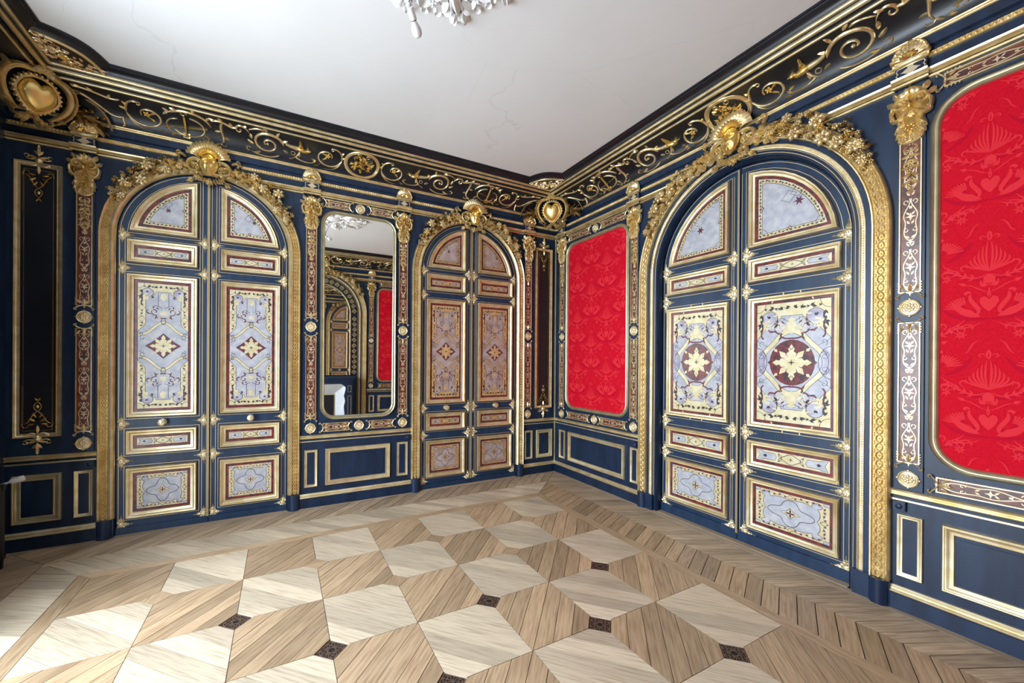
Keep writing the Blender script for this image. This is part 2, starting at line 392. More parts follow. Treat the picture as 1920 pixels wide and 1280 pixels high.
def fr_flower(sg):
    g = G(); X = lambda p: [(sg * x, y) for x, y in p]
    g.stroke(X(spiral(.02, .155, .135, .035, pi * 1.02, pi * 3.05, 30, .85)), (.009, .004), .013)
    g.stroke(X(bez((-.115, .15), (-.12, .22), (-.07, .27), (-.02, .26))), (.008, .004), .012)
    g.stroke(X(spiral(-.02, .245, .018, .008, pi / 2, -pi, 9)), (.004, .003), .008)
    g.stroke(X(bez((-.11, .12), (-.07, .03), (0, .012), (.05, .02))), (.006, .002), .008)
    g.m('gold_bright'); g.flower(sg * .02, .165, .028, 5, .016); g.leaf(sg * .045, .17, .5 if sg > 0 else pi - .5, .05, .010, .012); g.leaf(sg * .03, .14, -.6 if sg > 0 else pi + .6, .05, .009, .01)
    for k in range(4): g.dome(sg * (.055 + .012 * k), .12 - .018 * k, .005, .005, .008, 0, 6)
    for k, (x, y, a) in enumerate(((-.10, .20, 2.2), (-.115, .17, 2.8), (.10, .05, -.4), (.13, .09, .3))): g.leaf(sg * x, y, a if sg > 0 else pi - a, .045, .011, .012)
    return g
def fr_griffin(sg):
    g = G(); X = lambda p: [(sg * x, y) for x, y in p]; A = lambda a: a if sg > 0 else pi - a
    g.m('gold_bright'); g.dome(sg * -.03, .165, .060, .026, .034, sg * .22, 10); g.dome(sg * -.088, .175, .024, .02, .036, 0, 8); g.leaf(sg * -.105, .172, A(pi), .022, .007, .02)
    for k in range(5): g.leaf(sg * (-.04 + .008 * k), .18, A(.9 + .13 * k), .10 - .012 * k, .012, .026, .5 * sg)
    g.m('gold'); g.stroke(X(bez((.0, .165), (.05, .18), (.08, .17), (.12, .20))), (.018, .010), .022)
    g.stroke(X(bez((-.01, .145), (.0, .10), (.03, .08), (.05, .06))), (.009, .004), .014); g.leaf(sg * .05, .06, A(-.3), .04, .01, .012); g.leaf(sg * -.01, .13, A(-1.5), .045, .01, .012)
    g.stroke(X(arc(.05, .115, .018, 0, 2 * pi, 12)), .003, .007)
    g.stroke(X(bez((-.14, .06), (-.08, .035), (0, .05), (.03, .085))), (.006, .008), .012); g.leaf(sg * -.13, .06, A(2.4), .04, .01, .01)
    return g
def fr_spiral(sg):
    g = G(); X = lambda p: [(sg * x, y) for x, y in p]; A = lambda a: a if sg > 0 else pi - a
    g.stroke(X(spiral(0, .15, .135, .02, pi * .95, -pi * 2.2, 44, .86)), (.011, .006), .016)
    g.dome(0, .15, .014, .014, .02)
    g.stroke(X(bez((.03, .28), (.08, .30), (.12, .27), (.15, .255))), (.006, .003), .01)
    g.stroke(X(bez((-.10, .06), (-.04, .005), (.06, -.0), (.14, .05))), (.007, .005), .010)
    g.stroke(X(spiral(.155, .07, .026, .010, -pi * .6, pi, 12)), (.006, .003), .010)
    for x, y, a, l in ((-.12, .19, 2.3, .06), (-.13, .12, 3.4, .05), (.06, .06, -.6, .06), (.12, .12, .4, .06), (.13, .17, 1.1, .05), (-.08, .25, 1.7, .05), (.0, .285, .5, .05)): g.leaf(sg * x, y, A(a), l, .013, .015, .4 * sg)
    for k in range(5): g.dome(sg * (.05 + .02 * k), .292 - .006 * k, .004, .004, .007, 0, 6)
    return g
def fr_leafscroll(sg):
    g = G(); X = lambda p: [(sg * x, y) for x, y in p]; A = lambda a: a if sg > 0 else pi - a
    g.stroke(X(bez((-.15, .22), (-.11, .30), (-.05, .28), (-.05, .22))), (.004, .009), .012); g.stroke(X(spiral(-.075, .225, .026, .010, 0, -pi * 1.4, 12)), (.006, .003), .01)
    g.stroke(X(bez((-.05, .24), (.0, .20), (.04, .30), (.13, .25))), (.009, .005), .013)
    g.stroke(X(bez((.05, .25), (.10, .18), (.02, .10), (.07, .05))), (.011, .006), .015); g.stroke(X(spiral(.045, .045, .03, .012, .3, -pi * 1.1, 10)), (.006, .003), .01)
    for x, y, a in ((-.10, .26, 2.6), (-.02, .235, 1.2), (.05, .265, .9), (.10, .26, .1), (.075, .16, -.1), (.05, .11, 3.3), (.08, .05, -.8), (.12, .03, -.2)): g.leaf(sg * x, y, A(a), .045, .012, .013)
    return g
def fr_strap(sg):
    g = G(); X = lambda p: [(sg * x, y) for x, y in p]; A = lambda a: a if sg > 0 else pi - a
    g.stroke(X(arc(.0, .135, .115, pi * .55, pi * 1.85, 24, .085)), (.005, .008), .012); g.stroke(X(arc(.07, .12, .085, -pi * .7, pi * .5, 20, .07)), (.006, .004), .010)
    g.m('gold_bright'); g.stroke([(sg * .02, .05), (sg * .02, .23)], .008, .018, (1, 1)); g.stroke(X([(-.14, .15), (.14, .105)]), .007, .015, (1, .2))
    g.line(X(rect(.0, .04, .03, .07)), .006, .014, True)
    g.m('gold'); g.stroke(X(spiral(.02, .25, .026, .012, pi, -pi * .8, 12)), (.006, .003), .01)
    g.stroke(X(bez((-.17, .18), (-.12, .30), (.02, .30), (.12, .24))), (.005, .009), .013)
    for x, y, a in ((-.14, .24, 2.3), (-.06, .285, 1.3), (.06, .27, .3), (.12, .235, .7), (.13, .235, -.7), (-.11, .09, 3.6), (.10, .06, -.9)): g.leaf(sg * x, y, A(a), .05, .012, .013)
    for k in range(4): g.flower(sg * (-.16 + .02 * k), .045 + .012 * (k % 2), .009, 5, .008)
    return g
def fr_tendril(sg):
    g = G(); X = lambda p: [(sg * x, y) for x, y in p]; A = lambda a: a if sg > 0 else pi - a
    g.stroke(X(bez((-.12, .24), (-.04, .20), (.02, .28), (.14, .275))), (.007, .003), .010); g.stroke(X(bez((-.12, .10), (-.02, .03), (.03, .20), (.16, .235))), (.010, .006), .013)
    g.stroke(X(bez((-.11, .10), (-.10, .05), (-.13, .03), (-.10, .0))), (.009, .006), .012)
    for x, y, a in ((.03, .255, .9), (-.05, .23, 2), (.1, .275, .2), (-.02, .12, -.6)): g.leaf(sg * x, y, A(a), .045, .010, .012)
    g.flower(sg * .14, .275, .014, 5, .01)
    return g
FR = {}
def frieze_mesh(fn, sg):
    k = (fn.__name__, sg)
    if k not in FR: FR[k] = fn(sg).mesh(fn.__name__[3:] + '_relief', 60)
    return FR[k]
def frieze(t, k):
    inst('trophy_ring', frieze_mesh(fr_ring, 1), t)
    for sg in (-1, 1):
        for nm, fn, x in (('flower_scroll', fr_flower, .315), ('griffin', fr_griffin, .60), ('spiral_scroll', fr_spiral, .865), ('leaf_scroll', fr_leafscroll, 1.165), ('strapwork', fr_strap, 1.475), ('flower_scroll', fr_flower, 1.775), ('tendril', fr_tendril, 2.03)):
            # the outer flower scroll is reversed
            inst(nm, frieze_mesh(fn, sg if x < 1.7 or nm != 'flower_scroll' else -sg), t, (sg * x * k, 0, 0))
frieze(cornice('trim_1', 'black and gilt cornice with scrolls above the mirror wall', 'far', CXM, RX / 2), 1)
frieze(cornice('trim_2', 'black and gilt cornice with scrolls above the red panel wall', 'right', -RY / 2, RY / 2), .957)
frieze(cornice('trim_3', 'black and gilt cornice reflected at the top of the tall mirror', 'near', CXM, RX / 2), 1)
cornice('trim_4', 'dark cornice over the window wall at the left edge', 'left', -RY / 2, RY / 2)

# corner soffits cutting the ceiling corners, with gilt arabesque underneath
def soffit(name, label, loc, rz):
    t = empty(name, label, 'cornice corner', loc, rz, kind='structure')
    # local frame: corner at origin, room towards local (-x, -y)
    P0, P1 = (-.74, -.43), (-.43, -.72); mx, my = (P0[0] + P1[0]) / 2, (P0[1] + P1[1]) / 2
    cv = []
    for i in range(13):
        tt = i / 12; b = .075 * sin(pi * tt); cv.append((P0[0] + (P1[0] - P0[0]) * tt - b * .7, P0[1] + (P1[1] - P0[1]) * tt - b * .7))
    b = MB().m('navy_dark')
    def band(m, pr, nm):
        q = MB().m(m); n = len(pr)
        for i, (x, y) in enumerate(cv):
            q.v += [(x + o * .7, y + o * .7, z) for o, z in pr]
        q.f = [(i * n + k, (i + 1) * n + k, (i + 1) * n + k + 1, i * n + k + 1) for i in range(12) for k in range(n - 1)]; q.mi = [0] * len(q.f)
        q.obj(nm, t, smooth=50)
    band('navy_dark', [(-.0, CEIL), (0, 3.724), (.02, 3.714), (.05, 3.708), (.065, 3.690)], 'crown_moulding')
    band('gold', [(.065, 3.690), (.062, 3.684), (.066, 3.676), (.075, 3.672), (.085, 3.676)], 'gilt_torus')
    zc = 3.678; ctr = [(x + .08 * .7, y + .08 * .7) for x, y in cv]
    pl = [(x, y, zc) for x, y in ctr] + [(-.33, -.46, zc), (-.33, -.33, zc), (-.46, -.33, zc)]
    b.v = pl; b.f = [tuple(range(len(pl)))]; b.mi = [0]; b.obj('soffit_panel', t, smooth=0)
    g = Rel(lambda x, y, h: (-.385 - .707 * y + .707 * x, .385 + .707 * y + .707 * x, zc - h)).m('gold')
    rn = random.Random(5)
    g.m('gold_bright'); g.flower(0, .13, .035, 8, .014); g.m('gold')
    for sgn in (-1, 1):
        for k in range(3): g.stroke([(sgn * x, y) for x, y in spiral(.07 + .05 * k, .13 - .012 * k, .03 - .006 * k, .008, pi * k, pi * k + 2.6 * pi, 14)], .004, .008)
        for k in range(70):
            y = rn.uniform(.05, .235); x = rn.uniform(.01, .03 + .17 * y / .235); g.m('gold' if k % 3 else 'gold_dark'); g.leaf(sgn * x, y, (0 if sgn > 0 else pi) + rn.uniform(-.5, .5), rn.uniform(.020, .040), .0045, .007, rn.uniform(-.5, .5))
    g.obj('arabesque', t)
soffit('trim_5', 'curved black and gilt cornice corner above the heart cartouche', (0, 0, 0), 0)
soffit('trim_6', 'curved black and gilt cornice corner at upper left', (-RX, 0, 0), pi / 2)

# ------------------------------------------------------------------ horizontal mouldings
def runs(wall, segs, u0):
    """split a wall line into the pieces between the door surrounds; local s ranges"""
    return segs
def hbar(t, name, m, pr, s0, s1):
    b = MB().m(m); n = len(pr)
    b.add([(s0, d, z) for d, z in pr] + [(s1, d, z) for d, z in pr], [(k, n + k, n + k + 1, k + 1) for k in range(n - 1)] + [tuple(range(n - 1, -1, -1)), tuple(range(n, 2 * n))])
    return b.obj(name, t, smooth=40)
def beads(s0, s1, z, d, pitch=.022, r=.0075):
    g = Rel(lambda x, y, h: (x, d + h, y)).m('gold'); n = int((s1 - s0) / pitch)
    for i in range(n): g.dome(s0 + (i + .5) * (s1 - s0) / n, z, pitch * .47, r, .008, 0, 6)
    return g
BASE = [(0, 0), (.024, 0), (.024, .094), (.018, .097), (0, .097)]
BMOLD = [(0, .097), (.026, .099), (.030, .106), (.024, .114), (.016, .118), (.019, .126), (.013, .133), (.008, .140), (0, .141)]
THIN = [(0, .664), (.006, .666), (.006, .676), (0, .678)]
RAILN = [(0, .690), (.014, .690), (.014, .697)]
RAIL = [(0, .696), (.016, .698), (.024, .704), (.018, .710), (.012, .714), (.024, .722), (.028, .729), (.020, .736), (0, .737)]
G2 = [(0, 3.188), (.016, 3.190), (.022, 3.198), (.014, 3.204)]
G2B = [(.008, 3.208), (.022, 3.212), (.036, 3.222), (.030, 3.230), (.034, 3.240), (0, 3.242)]
BEADL = [(0, 3.308), (.010, 3.309), (.014, 3.313), (.010, 3.318), (.006, 3.322), (.006, 3.336), (.012, 3.340), (0, 3.343)]
def wall_lines(n, wall, u0, gaps, lab, half, arches):
    edges = []; a = -half
    for g0, g1 in sorted(gaps): edges.append((a, g0)); a = g1
    edges.append((a, half))
    tb = wthing(wall, u0, 'baseboard_' + wall, 'navy skirting with gilt moulding along ' + lab, 'baseboard', kind='structure')
    tr = wthing(wall, u0, 'trim_%d' % n, 'gilt dado and frieze mouldings of ' + lab, 'moulding', kind='structure')
    for a, b in edges:
        hbar(tb, 'skirting_board', 'navy', BASE, a, b); hbar(tb, 'gilt_moulding', 'gilt_pale', BMOLD, a, b)
        hbar(tr, 'gilt_fillet', 'gilt_pale', THIN, a, b); hbar(tr, 'dado_rail', 'gilt_pale', RAIL, a, b)
    def pieces(z):
        up = []; a = -half
        for m, R, zs in arches:
            q = max(.24, sqrt(max(0, R * R - (z - zs) ** 2)) - .01); up.append((a, m - q)); a = m + q
        return up + [(a, half)]
    for a, b in pieces(3.215): hbar(tr, 'gilt_moulding', 'gold', G2, a, b); hbar(tr, 'gilt_moulding', 'gold', G2B, a, b)
    for a, b in pieces(3.328): hbar(tr, 'bead_moulding', 'gold', BEADL, a, b); beads(a, b, 3.329, .006).obj('bead_row', tr)
g1 = 1.328
wall_lines(11, 'far', CXM, [(-g1 - .75, -g1 + .75), (g1 - .75, g1 + .75)], 'the mirror wall', RX / 2, [(-g1, .755, 2.545), (g1, .755, 2.545)])
wall_lines(12, 'right', -RY / 2, [(-(CYM + RY / 2) - .99, -(CYM + RY / 2) + .99)], 'the red panel wall', RY / 2, [(-(CYM + RY / 2), 1.0, 2.385)])
wall_lines(13, 'near', CXM, [(-.99, .99)], 'the chimney wall', RX / 2, [(0, .965, 2.43)])
# slim gilt bead down the room corner
t = empty('trim_21', 'slim gilt corner bead between mirror wall and red panel wall', 'corner bead', kind='structure')
b = MB().m('gilt_green'); b.tube([(-.012, .012, .14), (-.012, .012, .69)], .012, 8); b.tube([(-.012, .012, .74), (-.012, .012, 3.19)], .012, 8); b.obj('corner_bead', t)

# ================================================================== FLOOR
fb = MB().m('floor_joint'); fb.box(-RX - .35, .35, -.35, RY + .35, -.2, -.012)
FLOOR = tag(fb.obj('floor', smooth=0), 'oak parquet floor of diamonds, grain sheen coloured in as pale and brown, with chevron border', 'floor', kind='structure')
def clip(poly, nx, ny, c):       # keep nx*x+ny*y <= c
    out = []
    for i in range(len(poly)):
        p, q = poly[i - 1], poly[i]; a, b = nx * p[0] + ny * p[1] - c, nx * q[0] + ny * q[1] - c
        if (a <= 0) != (b <= 0):
            t = a / (a - b); out.append((p[0] + (q[0] - p[0]) * t, p[1] + (q[1] - p[1]) * t))
        if b <= 0: out.append(q)
    return out
def area(p): return abs(sum(p[i - 1][0] * p[i][1] - p[i][0] * p[i - 1][1] for i in range(len(p)))) / 2
def shrink(p, g):
    A = sum(p[i - 1][0] * p[i][1] - p[i][0] * p[i - 1][1] for i in range(len(p)))
    if A < 0: p = p[::-1]
    q = p
    for i in range(len(p)):
        a, b = p[i - 1], p[i]; l = hypot(b[0] - a[0], b[1] - a[1])
        if l < 1e-5: continue
        nx, ny = (b[1] - a[1]) / l, -(b[0] - a[0]) / l
        q = clip(q, nx, ny, nx * a[0] + ny * a[1] - g)
        if len(q) < 3: return []
    return q
PLANKS = []                      # (polygon, grain angle, material, name)
def planks(poly, ang, n, m, name='plank', g=.0016):
    nx, ny = -sin(ang), cos(ang); pr = [nx * x + ny * y for x, y in poly]; lo, hi = min(pr), max(pr)
    for i in range(n):
        a, b = lo + (hi - lo) * i / n, lo + (hi - lo) * (i + 1) / n
        q = clip(clip(poly, nx, ny, b), -nx, -ny, -a)
        if len(q) >= 3:
            q = shrink(q, g)
            if len(q) >= 3 and area(q) > 2e-4: PLANKS.append((q, ang, m, name))
PX, PY = .4595, .5
X0, Y0, NX, NY = -.816 - 8 * .4595, -.79, 8, 7
DI = .085                        # half diagonal of the little squares
def issq(i, j): return (i + j) % 2 == 0     # lattice corner i (from left), row j (from far wall)
# corner at x=-1.279 (i=7) y=-1.3 (j=1) carries a square -> (7+1)%2==0
GRILLES = []
for i in range(NX):
    for j in range(NY):
        x0, x1 = X0 + i * PX, X0 + (i + 1) * PX; y1, y0 = Y0 - j * PY, Y0 - (j + 1) * PY
        poly = [(x0, y0), (x1, y0), (x1, y1), (x0, y1)]
        for ci, cj in ((i, j), (i + 1, j), (i, j + 1), (i + 1, j + 1)):
            if issq(ci, cj):
                cx, cy = X0 + ci * PX, Y0 - cj * PY; sx = 1 if cx < (x0 + x1) / 2 else -1; sy = 1 if cy < (y0 + y1) / 2 else -1
                if 0 < ci < NX and 0 < cj < NY: poly = clip(poly, -sx, -sy, -(sx * cx + sy * cy + DI))
        pale = issq(i + 1, j)     # four-way corners upper left and lower right
        # cells coloured lighter for grain sheen: sharp corners at (x0,y1) and (x1,y0)
        sharp_ul = not issq(i, j)
        ang = atan2(-PY, PX) if sharp_ul else atan2(PY, PX)
        planks(poly, ang, 5 if sharp_ul else 6, 'oak_pale_sheen' if sharp_ul else 'oak_warm')
for i in range(1, NX):
    for j in range(1, NY):
        if issq(i, j):
            cx, cy = X0 + i * PX, Y0 - j * PY
            iron = j >= 3 or (j == 2 and i in (2,))
            if iron: GRILLES.append((cx, cy))
            else: PLANKS.append((shrink([(cx - DI, cy), (cx, cy - DI), (cx + DI, cy), (cx, cy + DI)], .0012), .3 + i, 'oak_warm', 'inlay_block'))
# straight strip round the field, chevron border, wall strip
fx0, fx1, fy0, fy1 = X0, X0 + NX * PX, Y0 - NY * PY, Y0
SW = .085
def quadstrip(p, ang, n, m='oak_warm'):
    planks(p, ang, 1, m, 'border_strip')
ix0, ix1, iy0, iy1 = fx0 - SW, fx1 + SW, fy0 - SW, fy1 + SW
quadstrip([(ix0, iy1), (fx0, fy1), (fx1, fy1), (ix1, iy1)], 0, 1); quadstrip([(fx1, fy1), (ix1, iy1), (ix1, iy0), (fx1, fy0)], pi / 2, 1)
quadstrip([(ix0, iy1), (fx0, fy1), (fx0, fy0), (ix0, iy0)], pi / 2, 1); quadstrip([(ix0, iy0), (fx0, fy0), (fx1, fy0), (ix1, iy0)], 0, 1)
ox0, ox1, oy0, oy1 = -RX + .06, -.072, -RY + .06, -.05
for p, a in (([(-RX, 0), (ox0, oy1), (ox1, oy1), (0, 0)], 0), ([(0, 0), (ox1, oy1), (ox1, oy0), (0, -RY)], pi / 2), ([(-RX, 0), (ox0, oy1), (ox0, oy0), (-RX, -RY)], pi / 2)): quadstrip(p, a, 1, 'oak_brown')
def chevron(axis, lo, hi, outer, inner, pitch, rise, mitre, mats):
    """rows of slanted planks; axis 'x' runs along x; outer/inner = perpendicular coordinates; V points to negative run direction"""
    sp = (outer + inner) / 2
    for (a, b, mt) in ((outer, sp, mats[0]), (sp, inner, mats[1])):
        k = int((hi - lo) / pitch) + 6
        for i in range(-4, k):
            r0, r1 = lo + i * pitch, lo + (i + 1) * pitch
            d = rise
            ea, eb = (d, 0) if a == outer else (0, d)        # run shift at each side
            q = [(r0 + ea, a), (r1 + ea, a), (r1 + eb, b), (r0 + eb, b)]
            ang = atan2(b - a, eb - ea)
            if axis == 'y': q = [(y, x) for x, y in q]; ang = pi / 2 - ang
            for nx, ny, c in mitre:
                q = clip(q, nx, ny, c)
                if len(q) < 3: break
            if len(q) >= 3:
                q = shrink(q, .0024)
                if len(q) >= 3 and area(q) > 3e-4: PLANKS.append((q, ang, mt, 'chevron_plank'))
def half(p, q, keep):            # half plane through p,q that keeps point keep
    nx, ny = q[1] - p[1], -(q[0] - p[0]); c = nx * p[0] + ny * p[1]
    return (nx, ny, c) if nx * keep[0] + ny * keep[1] <= c else (-nx, -ny, -c)
mR = half((0, 0), (ix1, iy1), (-2.6, -.3)); mL = half((-RX, 0), (ix0, iy1), (-2.6, -.3)); eps = 1e-4
chevron('x', ix0 - .8, 0, oy1, iy1, .125, .32, [mR, mL], ('oak_brown', 'oak_pale_sheen'))
mR2 = half((0, 0), (ix1, iy1), (-.3, -2.5)); mB = half((0, -RY), (ix1, iy0), (-.3, -2.5))
chevron('y', -RY - .2, .2, ox1, ix1, .1015, -.16, [mR2, mB], ('oak_brown', 'oak_warm'))
mL2 = half((-RX, 0), (ix0, iy1), (-5, -2.5)); mB2 = half((-RX, -RY), (ix0, iy0), (-5, -2.5))
chevron('y', -RY - .2, .2, ox0, ix0, .1015, -.16, [mL2, mB2], ('oak_brown', 'oak_pale_sheen'))
planks([(-RX, -RY), (0, -RY), (ix1, iy0), (ix0, iy0)], 0, 6, 'oak_brown')
# the nearest / largest 300 pieces are parts of their own, the rest one joined part
def seen(q):
    pts = []
    for x, y in q:
        d = Vector((x, y, 0)) - CAMLOC; z = d.dot(F2)
        if z < .25: z = .25
        pts.append((min(1920, max(0, PCX + FPX * d.dot(R3) / z)), min(1280, max(0, PCY - FPX * d.dot(U3) / z))))
    return area(pts)
order = sorted(PLANKS, key=lambda p: -seen(p[0]))
def uvs(me, uv):
    l = me.uv_layers.new(name='grain'); ix = [0] * len(me.loops); me.loops.foreach_get('vertex_index', ix)
    l.data.foreach_set('uv', [c_ for i_ in ix for c_ in uv[i_]])
rest = MB(); ruv = []
for k, (q, ang, m, name) in enumerate(order):
    cx = sum(p[0] for p in q) / len(q); cy = sum(p[1] for p in q) / len(q); n = len(q)
    rr = random.Random(k); dz = rr.uniform(-.0008, .0004); ou, ov = rr.uniform(-60, 60), rr.uniform(-60, 60)
    c_, s_ = cos(-ang), sin(-ang); L = [((x - cx) * c_ - (y - cy) * s_, (x - cx) * s_ + (y - cy) * c_) for x, y in q]
    uv = [(x + ou, y + ov) for x, y in L] * 2
    fs = [tuple(range(n, 2 * n))] + [(i, (i + 1) % n, n + (i + 1) % n, n + i) for i in range(n)]
    if k < 300:
        b = MB().m(m); b.v = [(x, y, -.0115) for x, y in L] + [(x, y, dz) for x, y in L]; b.f = fs; b.mi = [0] * len(fs)
        uvs(b.obj(name, FLOOR, smooth=0, loc=(cx, cy, 0), rot=(0, 0, ang)).data, uv)
    else:
        rest.m(m); rest.add([(x, -y, -.0115) for x, y in q] + [(x, -y, dz) for x, y in q], fs); ruv += uv
ro = rest.obj('parquet_remainder', FLOOR, smooth=0); ro['kind'] = 'stuff'; uvs(ro.data, ruv)
# cast iron floor grilles
def grille_mesh():
    a = DI / sqrt(2) - .003; g = Rel(lambda x, y, h: (x, -y, -.006 + h)).m('grille_hole'); g.poly(rect(-a, a, -a, a), 0); g.m('grille')
    g.line(rect(-a + .003, a - .003, -a + .003, a - .003), .004, .006, True)
    for k in (-.5, .5): g.line([(k * a, -a), (k * a, a)], .0028, .0055); g.line([(-a, k * a), (a, k * a)], .0028, .0055)
    for x in (-.5, .5):
        for y in (-.5, .5): g.line(arc(x * a, y * a, a * .36, 0, 2 * pi, 10)[:-1], .0026, .006, True)
    g.line(arc(0, 0, a * .34, 0, 2 * pi, 12)[:-1], .003, .006, True); g.line([(-a, 0), (-a * .34, 0)], .0025, .0055); g.line([(a * .34, 0), (a, 0)], .0025, .0055)
    g.line([(0, -a), (0, -a * .34)], .0025, .0055); g.line([(0, a), (0, a * .34)], .0025, .0055)
    return g.mesh('floor_grille', 0)
gm = grille_mesh()
for x, y in GRILLES: inst('floor_grille', gm, FLOOR, (x, y, 0), (0, 0, pi / 4))['label'] = 'small openwork cast iron floor grille'

# ================================================================== MARQUETRY (flat inlay drawn as thin pieces)
H1, H2, H3, H4 = .0005, .0010, .0015, .0020
def sym4(fn):
    for fx in (0, 1):
        for fy in (0, 1):
            fn(lambda p: flipy(flipx(p) if fx else p) if fy else (flipx(p) if fx else p))
def sym2x(fn):
    fn(lambda p: p); fn(flipx)
def sprig(g, T, x, y, a, l, w=.006, h=H4):
    """leafy arabesque stroke: tapering curl made of flat pieces"""
    pts = spiral(x + cos(a) * l * .5, y + sin(a) * l * .5, l * .5, l * .12, a + pi, a + pi + 2.4, 9)
    g.line(T(pts), w * .42, h)
    for k in (2, 5): g.poly(T(lozenge(pts[k][0], pts[k][1], a + pi + 1.2 + k * .3, w * 3.2, w * .8)), h)
def lozenge(x, y, a, l, w):
    c, s = cos(a), sin(a); return [(x + px * c - py * s, y + px * s + py * c) for px, py in ((-l * .1, 0), (l * .35, w), (l, 0), (l * .35, -w))]
def star(n, r0, r1, sx=1, sy=1, rot=0): return [((r0 if k % 2 == 0 else r1) * cos(rot + pi * k / n) * sx, (r0 if k % 2 == 0 else r1) * sin(rot + pi * k / n) * sy) for k in range(2 * n)]
def fleur(g, T, x, y, a, l, m, h=H4):
    g.m(m)
    for k, da in ((1, 0), (.75, .7), (.75, -.7)): g.poly(T(lozenge(x, y, a + da, l * k, l * .16)), h)
def vine(g, T, pts, amp, wl, leaf, m='ink', w=.0011, h=H4):
    """undulating leafy tendril along a polyline"""
    P = []; D = []; s = 0
    for p, q in zip(pts, pts[1:]):
        l = hypot(q[0] - p[0], q[1] - p[1]); n = max(1, int(l / (wl / 8)))
        for k in range(n):
            t = k / n; o = amp * sin(2 * pi * (s + l * t) / wl); nx, ny = -(q[1] - p[1]) / l, (q[0] - p[0]) / l
            P.append((p[0] + (q[0] - p[0]) * t + nx * o, p[1] + (q[1] - p[1]) * t + ny * o)); D.append((atan2(q[1] - p[1], q[0] - p[0]), (s + l * t) / wl))
        s += l
    g.m(m)
    if len(P) > 2: g.line(T(P), w, h)
    last = -1
    for (x, y), (a, ph) in zip(P, D):
        k = int(ph * 2)
        if k == last: continue
        last = k; sd = 1 if k % 2 else -1
        for da, f in ((.9, 1), (.25, .8), (1.7, .7)): g.poly(T(lozenge(x, y, a + sd * da, leaf * f, leaf * .17)), h)
def at(R, cx, cz):
    """shift the drawing plane of a Rel to a panel centre"""
    f = R.map; R.map = lambda x, y, h: f(x + cx, y + cz, h)
    return f
